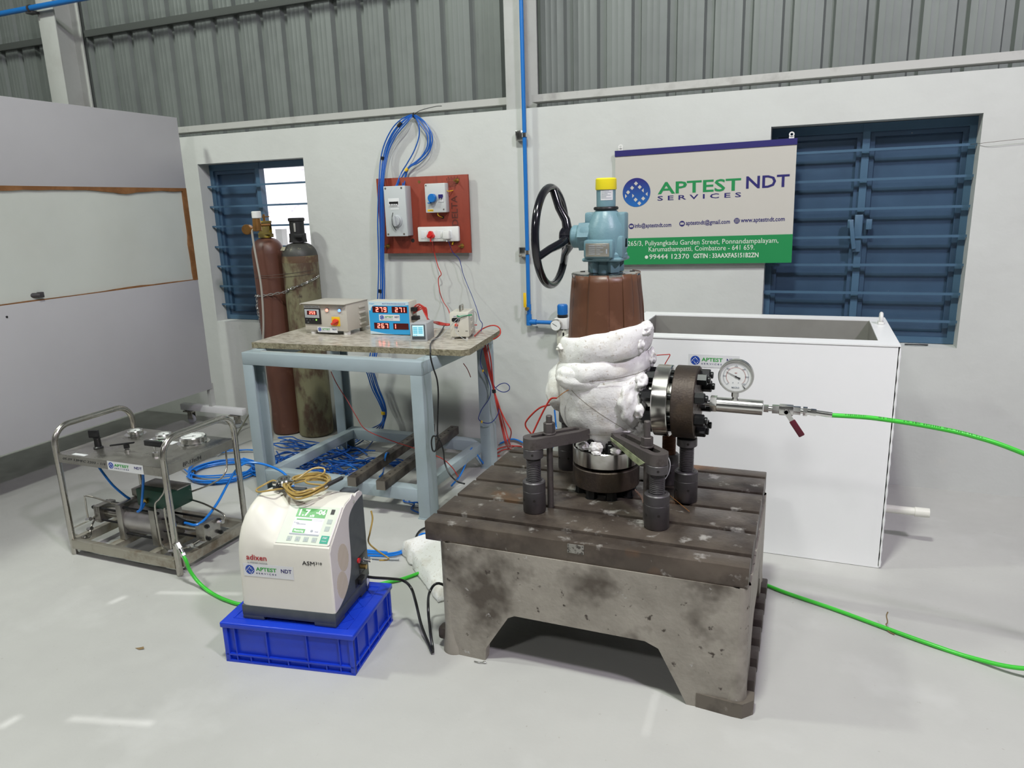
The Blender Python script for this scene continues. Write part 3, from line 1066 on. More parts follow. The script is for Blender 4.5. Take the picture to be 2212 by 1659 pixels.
# brown wrapped bonnet
m = MB()
m.lathe([(.124, -.008), (.125, .004), (.122, .006)], Matrix.Translation((VX, VY, 1.352)), 48)
bn = part('top_plate', m, FLG, root)
m = MB()
for a in (.5, 1.9, 2.9, 4.4, 5.6):
    m.cyl((VX + .098 * math.cos(a), VY + .098 * math.sin(a), 1.358), (VX + .098 * math.cos(a), VY + .098 * math.sin(a), 1.3595), .0095, n=12)
part('bolt_hole', m, SLOT, bn)
part('bonnet_core', MB().lathe([(.128, 1.06), (.114, 1.352)], Matrix.Translation((VX, VY, 0)), 40), COVER, root)
random.seed(11)
a = -2.9
for k in range(13):
    w = random.uniform(.48, .68)
    dr = .003 + .0035 * (k % 3)
    zb, zt = 1.085, random.uniform(1.353, 1.360)
    if k in (4, 7):
        zb = 1.150
        w *= .55
        dr += .004
    nn, nz = 9, 10
    m = MB()
    v, f = [], []
    for j in range(nz + 1):
        z = zb + (zt - zb) * j / nz
        for i in range(nn + 1):
            b = a + w * i / nn
            r = .1405 - (z - 1.085) / .27 * .0185 + dr * (.6 - .45 * (j / nz) ** 3) + .0045 * noise.noise(Vector((b * 3, z * 8, k * .7))) * (1 - (j / nz) ** 3)
            edge = max(0, 1 - min(i, nn - i) / 1.5)
            r -= 0 * edge
            v.append((VX + r * math.cos(b), VY + r * math.sin(b), z))
    for j in range(nz):
        for i in range(nn):
            q = j * (nn + 1) + i
            f.append((q, q + 1, q + nn + 2, q + nn + 1))
    m.add(v, f)
    o = part('wrap_strip', m, COVER, root)
    so = o.modifiers.new('thickness', 'SOLIDIFY')
    so.thickness = .0015
    a += w * .88 if k not in (4, 7) else w * .3
    if a > 3.5:
        break
# gear operator
m = MB()
TG = Matrix.Translation((VX, VY, 0))
m.lathe([(.072, 1.405), (.077, 1.412), (.077, 1.425), (.071, 1.432), (.074, 1.47), (.073, 1.498), (.066, 1.525), (.052, 1.552), (.043, 1.572), (.036, 1.578)], TG, 40)
hs = part('gear_housing', m, GEAR, root)
m = MB()
for a in (RAD(-135), RAD(-45), RAD(45), RAD(135)):
    MM = TG @ Matrix.Rotation(a, 4, 'Z')
    m.box(.035, -.020, 1.3585, .066, .020, 1.408, b=.006, M=MM)
m.cyl((VX, VY, 1.3585), (VX, VY, 1.408), .046, n=30)
m.box(VX - .072, VY - .068, 1.400, VX + .072, VY + .068, 1.414, b=.012)
part('mounting_foot', m, GEAR, root)
m = MB()
m.box(VX - .074, VY - .022, 1.525, VX - .030, VY + .030, 1.572, b=.008)
m.box(VX + .042, VY - .022, 1.44, VX + .074, VY + .035, 1.570, b=.008)
m.box(VX - .062, VY - .082, 1.412, VX + .046, VY - .020, 1.478, b=.010)
m.box(VX + .03, VY - .050, 1.41, VX + .074, VY + .02, 1.49, b=.012)
part('housing_boss', m, GEAR, root)
HX = Vector((-1, 0, 0))
m = MB()
m.lathe([(.050, 0), (.050, .030), (.046, .046), (.041, .050), (.041, .068), (.036, .074)], frame((VX - .050, VY - .004, 1.487), HX), 32)
m.hexa((VX - .052, VY - .004, 1.487), (VX - .092, VY - .004, 1.487), .056)
part('input_bearing', m, GEAR, root)
part('input_shaft', MB().cyl((VX - .10, VY - .004, 1.487), (VX - .155, VY - .004, 1.487), .010, n=16), STEELB, root)
m = MB()
m.box(VX - .052, VY - .0855, 1.420, VX + .034, VY - .0825, 1.466, b=.001)
npl = part('nameplate', m, NAME, root)
L = MB()
for i in range(5):
    L.box(VX - .040, VY - .0862, 1.456 - i * .007, VX - .018, VY - .0855, 1.4585 - i * .007)
    L.box(VX - .014, VY - .0862, 1.456 - i * .007, VX + (.012 if i % 2 else .002), VY - .0855, 1.4580 - i * .007)
text(L, 'CE', .012, FRONT(VX + .010, VY - .0857, 1.459))
L.box(VX + .022, VY - .0862, 1.430, VX + .027, VY - .0855, 1.446)
part('engraving', L, SCRK, npl)
part('rubber_ring', MB().torus(TG @ Matrix.Translation((0, 0, 1.584)), .038, .0065, 40, 10), BLACKP, root)
m = MB()
m.lathe([(.034, 1.578), (.034, 1.662)], TG, 36)
tb = part('stem_tube', m, GEAR, root)
m = MB()
LB = []
for i in range(9):
    b = RAD(-108 + 9.5 * i)
    LB += [(VX + .0346 * math.cos(b), VY + .0346 * math.sin(b), 1.612), (VX + .0346 * math.cos(b), VY + .0346 * math.sin(b), 1.646)]
m.add(LB, [(2 * i, 2 * i + 2, 2 * i + 3, 2 * i + 1) for i in range(8)])
for i in range(6):
    b0, b1 = RAD(-104), RAD(-104 + (46, 60, 38, 56, 30, 62)[i])
    z = 1.642 - i * .0048
    q = []
    for j in range(6):
        b = b0 + (b1 - b0) * j / 5
        q += [(VX + .0349 * math.cos(b), VY + .0349 * math.sin(b), z), (VX + .0349 * math.cos(b), VY + .0349 * math.sin(b), z + .0022)]
    m.add(q, [(2 * j, 2 * j + 2, 2 * j + 3, 2 * j + 1) for j in range(5)], 1)
part('paper_label', m, [STICK, SCRK], tb)
part('stem_cap', MB().lathe([(.0365, 1.648), (.0375, 1.652), (.0370, 1.684), (.033, 1.688)], TG, 36), YCAP, root)
# handwheel
WX, WZ, WR = -.897, 1.487, .176
m = MB()
m.torus(frame((WX, VY, WZ), (1, 0, 0)), WR, .0145, 72, 16)
hw = part('handwheel_rim', m, WHEEL, root)
for k in range(3):
    a = RAD(82 + 120 * k)
    d = Vector((0, math.cos(a), math.sin(a)))
    c = Vector((-.832, VY - .004, WZ))
    e = Vector((WX, VY, WZ)) + d * WR
    m = MB()
    m.tube([c + d * .012, c + d * .06 + Vector((-.01, 0, 0)), c.lerp(e, .6), e], [.0185, .0165, .0145, .0145], 12, smooth=0)
    part('handwheel_spoke', m, WHEEL, root)
m = MB()
m.lathe([(.029, 0), (.033, .004), (.033, .050), (.027, .056)], frame((-.802, VY - .004, WZ), HX), 28)
part('handwheel_hub', m, WHEEL, root)
# pressure tapping: fitting, gauge, ball valve
m = MB()
m.hexa((-.345, VY, ZA), (-.322, VY, ZA), .022)
m.hexa((-.305, VY, ZA), (-.283, VY, ZA), .030)
m.cyl((-.325, VY, ZA), (-.300, VY, ZA), .012)
m.cyl((-.284, VY, ZA - .002), (-.126, VY, ZA - .004), .0265, n=36, c=.002)
part('gauge_block', m, STEELB, root)
m = MB()
m.cyl((-.222, VY, ZA + .022), (-.222, VY, ZA + .038), .010, n=16)
m.hexa((-.222, VY, ZA + .030), (-.222, VY, ZA + .052), .0125)
m.lathe([(.030, 0), (.058, .004), (.0605, .010), (.0605, .026), (.058, .030), (.053, .030), (.053, .026)], frame((-.221, VY + .016, .9985), (0, -1, 0)), 56, cap=False)
gg = part('pressure_gauge', m, STEELB, root)
part('dial', MB().lathe([(.0535, 0), (.0535, .001)], frame((-.221, VY - .009, .9985), (0, -1, 0)), 48), DIAL, gg)
L = MB()
GC = FRONT(-.221, VY - .0105, .9985)
for k in range(61):
    a = RAD(225 - 270 * k / 60)
    big = k % 10 == 0
    MM = GC @ Matrix.Rotation(a, 4, 'Z')
    L.box(.041 if not big else .039, -.0004 if not big else -.0007, 0, .044, .0004 if not big else .0007, .0004, M=MM)
    L.box(.0315, -.0005, 0, .0335, .0005, .0004, M=MM, mi=1)
for k, s in enumerate(('0', '200', '400', '600', '800', '1000', '1200')):
    a = RAD(225 - 270 * k / 6)
    text(L, s, .0075, GC @ Matrix.Translation((.047 * math.cos(a) * .78, .047 * math.sin(a) * .78, 0)), 0, 'CENTER')
text(L, 'bar', .006, GC @ Matrix.Translation((0, .013, 0)), 1, 'CENTER')
text(L, 'MICRO', .0085, GC @ Matrix.Translation((0, -.040, 0)), 0, 'CENTER', bold=.02)
for x in (-.009, .009):
    L.lathe([(.0018, 0), (.0018, .0004)], GC @ Matrix.Translation((x, -.022, 0)), 10)
part('scale', L, [SCRK, mat('dial_red', (.45, .12, .10), .5)], gg)
L = MB()
nd = GC @ Matrix.Translation((0, 0, .001)) @ Matrix.Rotation(RAD(154), 4, 'Z')
L.prism([(-.016, -.0035), (0, -.0010), (.037, -.0004), (.037, .0004), (0, .0010), (-.016, .0035)], 0, .0006, nd)
L.lathe([(.003, 0), (.003, .0012)], GC @ Matrix.Translation((0, 0, .001)), 12)
nd2 = GC @ Matrix.Translation((.028, -.036, .001)) @ Matrix.Rotation(RAD(-52), 4, 'Z')
L.prism([(-.008, -.0006), (.007, -.0014), (.007, .0014), (-.008, .0006)], 0, .0006, nd2)
part('needle', L, PRINT, gg)
ZV = ZA - .005
m = MB()
m.hexa((-.124, VY, ZV), (-.108, VY, ZV), .0135)
m.cyl((-.11, VY, ZV), (-.094, VY, ZV), .009)
m.hexa((-.096, VY, ZV), (-.072, VY, ZV), .016)
m.box(-.074, VY - .017, ZV - .017, -.026, VY + .017, ZV + .017, b=.004)
m.hexa((-.028, VY, ZV), (-.004, VY, ZV), .0155)
m.cyl((-.006, VY, ZV - .001), (.006, VY, ZV - .001), .009)
m.hexa((.004, VY, ZV - .001), (.018, VY, ZV - .001), .0165)
bv = part('ball_valve', m, STEELB, root)
m = MB()
m.cyl((-.049, VY - .015, ZV), (-.049, VY - .034, ZV), .007, n=14)
m.hexa((-.049, VY - .026, ZV), (-.049, VY - .034, ZV), .009)
dl = Vector((.052, 0, -.076)).normalized()
MM = frame((-.049, VY - .031, ZV), dl, (0, 1, 0))
m.box(-.0015, -.008, -.006, .0015, .008, .042, M=MM)
part('lever', m, STEELB, bv)
part('lever_grip', MB().box(-.004, -.0105, .034, .004, .0105, .098, b=.0035, M=MM), REDGRIP, bv)

# ceramic wool wrap
wrap = thing('insulation_wrap', 'thick lumpy white ceramic wool blanket tied around the valve body', 'insulation', (VX, VY, .69))


def wool_band(rows, tilt, seed, amp=.010, n=110, mi=0, closed=False, freq=22):
    """rows: (z, centre dx, centre dy, rx, ry)"""
    m = MB()
    R2 = []
    keys = [Vector((r[0], r[1], r[2])) for r in rows]
    radii = [Vector((r[3], r[4], 0)) for r in rows]
    k1, k2 = spline(keys, 5, closed), spline(radii, 5, closed)
    v, f = [], []
    for j, (k, r) in enumerate(zip(k1, k2)):
        for i in range(n):
            a = 2 * PI * i / n
            p = Vector((VX + k.y + r.x * math.cos(a), VY + k.z + r.y * math.sin(a), k.x + tilt * (r.x * math.cos(a))))
            q = p * freq + Vector((seed * 7.7, 0, 0))
            lf = noise.noise(Vector((math.cos(a) * 1.6, math.sin(a) * 1.6, seed * 2.3)))
            p.z += .014 * lf if closed else 0
            d = (.013 * noise.noise(Vector((math.cos(a) * 2.2, math.sin(a) * 2.2, seed * 5.1))) if closed else 0) + amp * .45 * noise.fractal(q, 1, 2, 4) + amp * 1.5 * noise.noise(p * freq * .35 + Vector((seed, 3, 1)))
            v.append(p + Vector((math.cos(a), math.sin(a), .25 * math.sin(3 * a + seed))) * d)
    M_ = len(k1)
    for j in range(M_ if closed else M_ - 1):
        for i in range(n):
            f.append((j * n + i, j * n + (i + 1) % n, ((j + 1) % M_) * n + (i + 1) % n, ((j + 1) % M_) * n + i))
    m.add(v, f)
    m.soft = True
    return m


body = [(.690, .00, -.025, .052, .048), (.712, .003, -.015, .078, .072), (.742, -.005, 0, .106, .096), (.785, -.012, 0, .142, .125), (.830, -.012, 0, .163, .142), (.880, -.008, 0, .170, .150), (.930, -.006, 0, .170, .152), (.975, -.008, 0, .162, .148), (1.03, -.01, 0, .155, .142), (1.07, -.01, 0, .148, .138)]
part('blanket_fold', wool_band(body, 0, 1, .006), WOOL, wrap)


def torusband(z, cx, rx, ry, h, t, tilt, seed, amp=.006):
    rows = []
    for k in range(10):
        b = 2 * PI * k / 10
        rows.append((z + h * math.sin(b), cx, 0, rx + t * math.cos(b), ry + t * math.cos(b)))
    return wool_band(rows, tilt, seed, amp, closed=True)


part('blanket_fold', torusband(1.100, -.002, .150, .140, .056, .024, .17, 2), WOOL, wrap)
part('blanket_fold', torusband(1.012, -.010, .150, .138, .044, .026, .13, 3), WOOL, wrap)
for p, r, a, fq, sd, nm in (((-.752, 2.500, .985), (.105, .055, .052), .12, 4, 4, 'blanket_fold'), ((-.868, 2.66, .905), (.072, .10, .098), .12, 4, 6, 'blanket_fold'),
                            ((-.588, 2.595, .905), (.062, .125, .118), .16, 6, 8, 'blanket_fold'), ((-.60, 2.60, .775), (.06, .075, .065), .2, 6, 35, 'blanket_fold'),
                            ((-.545, 2.555, .975), (.030, .055, .040), .26, 4, 9, 'loose_wool'), ((-.542, 2.53, .87), (.026, .045, .040), .26, 4, 10, 'loose_wool'), ((-.55, 2.59, .80), (.040, .06, .05), .26, 4, 12, 'loose_wool'),
                            ((-.536, 2.60, 1.156), (.024, .07, .024), .26, 4, 21, 'loose_wool'), ((-.548, 2.55, 1.11), (.022, .04, .035), .26, 4, 22, 'loose_wool'), ((-.828, 2.545, 1.088), (.034, .05, .022), .26, 4, 23, 'loose_wool'),
                            ((-.775, 2.495, 1.110), (.022, .012, .010), .26, 4, 27, 'loose_wool'), ((-.523, 2.62, 1.05), (.020, .035, .04), .26, 4, 24, 'loose_wool'),
                            ((-.700, 2.498, .722), (.030, .020, .026), .26, 4, 31, 'loose_wool'), ((-.748, 2.512, .722), (.034, .024, .020), .26, 4, 32, 'loose_wool'), ((-.628, 2.510, .714), (.024, .018, .016), .26, 4, 33, 'loose_wool'), ((-.695, 2.486, .706), (.020, .012, .010), .26, 4, 34, 'loose_wool')):
    if nm == 'loose_wool':
        r = tuple(q * .88 for q in r)
    m = MB().blob(p, r, a, fq, 4, sd)
    m.soft = True
    part(nm, m, WOOL, wrap)
m = MB()


def hug(a0, z0, a1, z1, r, n=24):
    return [(VX - .008 + (r + .004) * math.cos(a0 + (a1 - a0) * i / n), VY + (r - .014) * math.sin(a0 + (a1 - a0) * i / n), z0 + (z1 - z0) * i / n) for i in range(n + 1)]


m.tube(hug(RAD(228), .975, RAD(312), .80, .176), .0011, 5)
m.tube(hug(RAD(190), .955, RAD(350), 1.02, .176), .0011, 5)
m.tube(hug(RAD(205), .775, RAD(330), .785, .150), .0011, 5)
part('tie_wire', m, TWINE, wrap)

# ------------------------------------------------------------------ screw jacks and strap clamps


def jack(label, x, y, r, z_base, z_col0, z_col1, screw=DARKST, group='screw jacks on the slotted table', zt=ZT):
    t = thing('screw_jack', label, 'jack', (x, y, zt), group=None)
    m = MB()
    zm = zt + (z_base - zt) * .70
    m.lathe([(r - .003, zt + .0005), (r, zt + .005), (r, zm - .001), (r - .001, zm), (r, zm + .001), (r, z_base - .004), (r - .004, z_base), (.028, z_base), (.028, z_base - .01)], Matrix.Translation((x, y, 0)), 40)
    b = part('base', m, DARKST, t)
    m = MB()
    for dx, z in ((.35, zt + (z_base - zt) * .45), (-.75, zt + (z_base - zt) * .42)):
        a = -PI / 2 + dx
        d = Vector((math.cos(a), math.sin(a), 0))
        c = Vector((x, y, z)) + d * (r - .0015)
        m.cyl(c, c + d * .0020, .0048, n=14)
    part('tommy_hole', m, SLOT, b)
    m = MB()
    prof = []
    z = z_base - .005
    rs = .0265
    while z < z_col0 + .004:
        prof += [(rs - .0032, z), (rs, z + .0022), (rs, z + .0038), (rs - .0032, z + .006)]
        z += .0068
    m.lathe(prof, Matrix.Translation((x, y, 0)), 32)
    part('screw', m, screw, t)
    m = MB()
    rc = r * .87
    m.lathe([(rc - .002, z_col0), (rc, z_col0 + .002), (rc, z_col1 - .002), (rc - .002, z_col1)], Matrix.Translation((x, y, 0)), 40)
    cc = part('collar', m, DARKST, t)
    m = MB()
    a = -PI / 2 + .25
    d = Vector((math.cos(a), math.sin(a), 0))
    c = Vector((x, y, (z_col0 + z_col1) / 2)) + d * (rc - .0015)
    m.cyl(c, c + d * .002, .0045, n=14)
    part('tommy_hole', m, SLOT, cc)
    return t


jack('black screw jack nearest the camera, holding up the right strap clamp', -.440, 2.337, .0428, .640, .712, .744)
jack('black screw jack holding up the left strap clamp', -.886, 2.336, .0415, .634, .722, .757)
jack('tall black screw jack under the dark end flange', -.383, 2.600, .0425, .634, .730, .7595)
jack('screw jack with rusty spindle behind, under the silver side flange', -.475, 2.755, .040, .640, .740, .766, RUST)
jack('black screw jack at the far left behind the wool wrap', -.905, 2.80, .0415, .640, .722, .757)


def clamp(label, p0, p1, z0, z1, stud_t, zn, zs, name='strap_clamp', packing=False):
    p0, p1 = Vector(p0), Vector(p1)
    t = thing(name, label, 'clamp', (p0.x, p0.y, z0))
    d = (p1 - p0)
    L_ = d.length
    ang = math.atan2(d.y, d.x)
    h = .040
    sl = math.atan2(z1 - z0, L_)
    MM = Matrix.Translation((p0.x, p0.y, z0)) @ Matrix.Rotation(ang, 4, 'Z') @ Matrix.Rotation(-sl, 4, 'Y')
    w = .036
    m = MB()
    out = []
    for k in range(13):
        a = PI / 2 + PI * k / 12
        out.append((w * math.cos(a), w * math.sin(a)))
    out += [(L_ - .05, -w), (L_, -w * .62), (L_, w * .62), (L_ - .05, w)]
    inn = []
    s0, s1, sw_ = .006, L_ * .80, .0125
    for k in range(9):
        a = PI / 2 + PI * k / 8
        inn.append((s0 + sw_ * math.cos(a), sw_ * math.sin(a)))
    inn += [(s1 + sw_ * math.cos(-PI / 2 + PI * k / 8), sw_ * math.sin(-PI / 2 + PI * k / 8)) for k in range(9)]
    # walls and ring faces, bridged by angle
    bm = bmesh.new()
    tops = []
    for z in (0, h):
        vo = [bm.verts.new((x, y, z)) for x, y in out]
        vi = [bm.verts.new((x, y, z)) for x, y in inn]
        eo = [bm.edges.new((vo[i], vo[(i + 1) % len(vo)])) for i in range(len(vo))]
        ei = [bm.edges.new((vi[i], vi[(i + 1) % len(vi)])) for i in range(len(vi))]
        bmesh.ops.triangle_fill(bm, use_beauty=True, use_dissolve=False, edges=eo + ei)
        tops.append((vo, vi))
    for q in (0, 1):
        A, B = tops[0][q], tops[1][q]
        for i in range(len(A)):
            bm.faces.new((A[i], A[(i + 1) % len(A)], B[(i + 1) % len(A)], B[i]))
    m.bm(bm, 0, MM)
    part('strap', m, CLAMP, t)
    c = p0.lerp(p1, stud_t)
    zc = z0 + (z1 - z0) * stud_t + h
    m = MB()
    m.cyl((c.x, c.y, ZT - .002), (c.x, c.y, zs), .0115, n=16, c=.002)
    part('stud', m, CLAMP, t)
    m = MB()
    m.cyl((c.x, c.y, zc), (c.x, c.y, zc + .006), .024, n=24, c=.001)
    part('washer', m, CLAMP, t)
    m = MB()
    m.hexa((c.x, c.y, zc + .006), (c.x, c.y, zn), .021, rot=.3, c=.002)
    part('nut', m, CLAMP, t)
    return t


clamp('forged strap clamp with nut and stud reaching in from the left jack', (-.886, 2.336), (-.735, 2.500), .7585, .7585, .30, .842, .868)
cr = clamp('forged strap clamp with green-edged packing reaching in from the right jack', (-.440, 2.337), (-.628, 2.520), .7455, .7455, .24, .822, .878)
m = MB()
d = (Vector((-.628, 2.520)) - Vector((-.440, 2.337)))
MM = Matrix.Translation((-.440, 2.337, .7455)) @ Matrix.Rotation(math.atan2(d.y, d.x), 4, 'Z')
m.prism([(.02, .001), (.05, -.018), (.09, -.014), (.17, .006), (.235, .020), (.24, .030), (.17, .022), (.10, .012)], -.0395, -.0365, MM @ Matrix.Rotation(PI / 2, 4, 'X'))
part('packing', m, mat('grey_green_packing', (.30, .33, .20), .8, layers=[((.16, .18, .10), 30, .45, .65)]), cr)
clamp('forged strap clamp half hidden behind the wool wrap', (-.905, 2.80), (-.775, 2.690), .7585, .7585, .35, .842, .868)


# ------------------------------------------------------------------ steel bench
root = thing('steel_bench', 'blue-grey welded steel bench frame in front of the wall', 'bench', (-2.355, 3.6, 0))
BX0, BX1, BY0, BY1, BZ = -2.925, -1.785, 3.15, 4.06, .855
lw, ld = .068, .10
for x, s in ((BX0, 1), (BX1, -1)):
    for y, sy in ((BY0, 1), (BY1, -1)):
        m = MB()
        xa, xb = x, x + s * lw
        ya, yb = y, y + sy * ld
        # channel section: two flanges and a web
        m.box(xa, ya, .006, xb, ya + sy * .012, BZ - .0702, b=.002)
        m.box(xa, yb - sy * .012, .006, xb, yb, BZ - .0702, b=.002)
        m.box(xa + s * .001, ya + sy * .011, .006, xa + s * .012, yb - sy * .011, BZ - .0702)
        m.box(min(xa, xb) - .004, min(ya, yb) - .004, 0, max(xa, xb) + .004, max(ya, yb) + .004, .008)
        part('leg', m, BENCH, root)
for y in (BY0, BY1 - .07):
    part('top_rail', MB().box(BX0, y, BZ - .07, BX1, y + .07, BZ, b=.003), BENCH, root)
for x in (BX0, BX1 - .07):
    part('top_rail', MB().box(x, BY0 + .07, BZ - .07, x + .07, BY1 - .07, BZ, b=.003), BENCH, root)
part('top_lip', MB().box(BX0 + .09, BY0 + .05, BZ, BX1 - .20, BY0 + .058, BZ + .003), BENCHTOP, root)
for x in (BX0 + .06, BX1 - .12):
    part('lower_rail', MB().box(x, BY0 + .06, .105, x + .055, BY1 - .06, .163, b=.003), BENCH, root)
for y in (BY0 + .004, BY1 - .074):
    part('lower_rail', MB().box(BX0 + .06, y, .095, BX1 - .06, y + .07, .165, b=.003), BENCH, root)
for x, s in ((BX0 + .064, 1), (BX1 - .064, -1)):
    m = MB()
    m.prism([(0, 0), (.075, 0), (0, -.075)], 0, .006, Matrix.Translation((x if s > 0 else x - .006, BY1 - .11, .10)) @ Matrix(((0, 0, 1, 0), (-1, 0, 0, 0), (0, 1, 0, 0), (0, 0, 0, 1))))
    part('gusset', m, BENCH, root)

# strand board slab
P = [(-2.945, 3.262), (-1.645, 3.325), (-1.612, 3.36), (-1.690, 3.955), (-2.990, 3.89)]
random.seed(8)
Q = []
for i in range(len(P)):
    a, b = Vector((*P[i], 0)), Vector((*P[(i + 1) % len(P)], 0))
    k = max(1, int((b - a).length / .05))
    for j in range(k):
        p = a.lerp(b, j / k)
        Q.append((p.x + random.uniform(-.0015, .0015), p.y + random.uniform(-.0015, .0015)))
m = MB()
n = len(Q)
m.add([(x, y, .8905) for x, y in Q], [tuple(range(n))], 0)
m.add([(x, y, .8585) for x, y in Q], [tuple(range(n - 1, -1, -1))], 1)
m.add([(x, y, .8585) for x, y in Q] + [(x, y, .8905) for x, y in Q], [(i, (i + 1) % n, n + (i + 1) % n, n + i) for i in range(n)], 1)
solo('board_top', 'mottled strand board slab laid loose on the blue-grey bench', 'board', m, [CHIP, CHIPE])
ZB = .8905


def feet(root, pts, r, h, mt):
    for x, y in pts:
        part('foot', MB().cyl((x, y, ZB + .0003), (x, y, ZB + h), r, n=18, c=.001), mt, root)


# temperature controller
root = thing('temperature_controller', 'beige temperature control box showing 259 in red digits', 'control box', (-2.65, 3.69, ZB))
cx0, cx1, cy0, cy1, cz0, cz1 = -2.815, -2.505, 3.585, 3.815, ZB + .024, 1.078
feet(root, ((-2.77, 3.615), (-2.535, 3.615), (-2.77, 3.785), (-2.535, 3.785)), .021, .0245, WHITEP)
part('case', MB().box(cx0 + .004, cy0, cz0, cx1 - .002, cy1, cz1 - .004, b=.003), BEIGE, root)
m = MB()
m.box(cx0 - .004, cy0 - .022, cz1 - .004, cx1 + .002, cy1, cz1, b=.001)
m.box(cx0 - .004, cy0 - .022, cz1 - .010, cx0 - .002, cy1, cz1)
cv = part('cover', m, BEIGET, root)
for i in range(4):
    z = 1.045 - i * .034
    m = MB()
    m.box(cx1 - .003, 3.71, z - .010, cx1 + .008, 3.775, z + .004, b=.004)
    part('louvre', m, BEIGET, root)
FY = cy0 - .0008
m = MB()
m.box(-2.806, FY - .006, .952, -2.690, cy0 + .002, 1.046, b=.003)
ct = part('controller', m, BLACKP, root)
part('controller_bezel', MB().box(-2.800, FY - .0075, .990, -2.697, FY - .005, 1.041, b=.001), GREYP, ct)
part('display_window', MB().box(-2.782, FY - .0085, 1.008, -2.712, FY - .007, 1.033), REDLENS, ct)
m = MB()
for i, c in enumerate('259'):
    seven(m, c, -2.765 + i * .0155, 1.012, .0105, .017, .0026, FY - .0092)
part('red_digit', m, LEDR, ct)
m = MB()
for i in range(4):
    text(m, ('<', 'v', '^', 'o')[i], .010, FRONT(-2.788 + i * .022, FY - .0063, .978), 0, 'CENTER')
text(m, 'SET', .007, FRONT(-2.780, FY - .0063, .962), 0, 'CENTER')
part('key_print', m, GREYP, ct)
part('green_light', MB().box(-2.724, FY - .0070, .975, -2.717, FY - .006, .982), LEDG, ct)
m = MB()
m.box(-2.806, FY - .0004, 1.050, -2.694, cy0 + .001, 1.062)
lb = part('title_strip', m, STICK, root)
part('lettering', fit(MB(), 'TEMPERATURE CONTROL PANEL', .104, .0075, FRONT(-2.802, FY - .0006, 1.0558)), PRINT, lb)
for x, lens, nm in ((-2.640, LEDR, 'red_lamp'), (-2.552, LEDB, 'blue_lamp')):
    m = MB()
    m.lathe([(.0125, 0), (.0125, .004), (.010, .006)], frame((x, cy0, 1.038), (0, -1, 0)), 24)
    b = part('lamp_ring', m, STEELB, root)
    part(nm, MB().lathe([(.0085, .004), (.0085, .009), (.005, .012)], frame((x, cy0, 1.038), (0, -1, 0)), 20), lens, b)
m = MB()
m.box(-2.615, FY - .002, .944, -2.557, cy0 + .001, .999, b=.002)
sw = part('selector_plate', m, YEL, root)
m = MB()
m.lathe([(.020, 0), (.018, .008), (.012, .010)], frame((-2.588, FY - .002, .968), (0, -1, 0)), 24)
m.box(-.007, -.022, -.026, .007, -.004, .026, b=.003, M=Matrix.Translation((-2.588, FY + .002, .968)) @ Matrix.Rotation(RAD(62), 4, 'Y'))
part('selector_knob', m, REDK, sw)
L = MB()
fit(L, 'OUTPUT', .040, .008, FRONT(-2.606, FY - .0003, 1.007))
for x in (-2.640, -2.552):
    fit(L, 'MAINS ON' if x < -2.6 else 'HEATER', .034, .007, FRONT(x - .017, FY - .0003, 1.058))
part('lettering', L, STICK, root)
sticker(root, FRONT(-2.722, cy0 - .0012, .904), .142, .032)

# process indicator
IA = RAD(3.5)
root = thing('process_indicator', 'sky-blue faced indicator showing 279, 271 and 267 in red digits', 'indicator', (-2.395, 3.648, ZB), IA, local=True)
IW, IH, ID = .262, .195, .105
part('case', MB().box(0, .003, .003, IW, ID, IH + .002, b=.002), PALE, root)
m = MB()
m.box(.002, 0, .004, IW - .002, .0035, IH)
fc = part('face', m, SKYB, root)
m = MB()
hp = [(0, IH), (0, IH - .052)] + [(.012 + .030 * (1 - math.cos(k * PI / 12)), IH - .052 + .030 * math.sin(k * PI / 12)) for k in range(7)] + [(.09, IH - .023), (IW - .03, IH - .021), (IW - .004, IH - .018), (IW - .004, IH)]
m.prism([(x + .002, z) for x, z in hp][::-1], 0, .0008, FRONT(0, 0, 0))
m.prism([(.002, .004), (.16, .004), (.10, .007), (.002, .022)], 0, .0008, FRONT(0, 0, 0))
hd = part('header_band', m, SKYW, root)
L = MB()
fit(L, 'MULTI ZONE PROCESS INDICATOR', .150, .0085, FRONT(.092, -.001, IH - .012), 0, bold=.01)
fit(L, 'Deepam', .032, .011, FRONT(.008, -.001, IH - .012), 1)
part('lettering', L, [LOGOB, SKYB], hd)
for i, (x, z, s) in enumerate(((.026, .131, '279'), (.152, .131, '271'), (.030, .035, '267'), (.155, .034, '1'))):
    m = MB()
    m.box(x, -.0015, z, x + .098, .001, z + .036)
    d = part('display_window', m, REDLENS, root)
    m = MB()
    for j, c in enumerate(s):
        x0 = x + .020 + (j if s != '1' else 0) * .026
        if s != '1':
            x0 = x + .022 + j * .026
        seven(m, c, x0 - (.012 if s == '1' else 0), z + .0045, .017 if c != '1' else .009, .027, .0042, -.0026)
    part('red_digit', m, LEDR, d)
sticker(root, FRONT(.066, -.0008, .084), .134, .036)
for z in (.150, .098):
    m = MB()
    m.box(IW + .001, .018, z - .012, IW + .040, .062, z + .012, b=.004)
    part('connector', m, BLACKP, root)

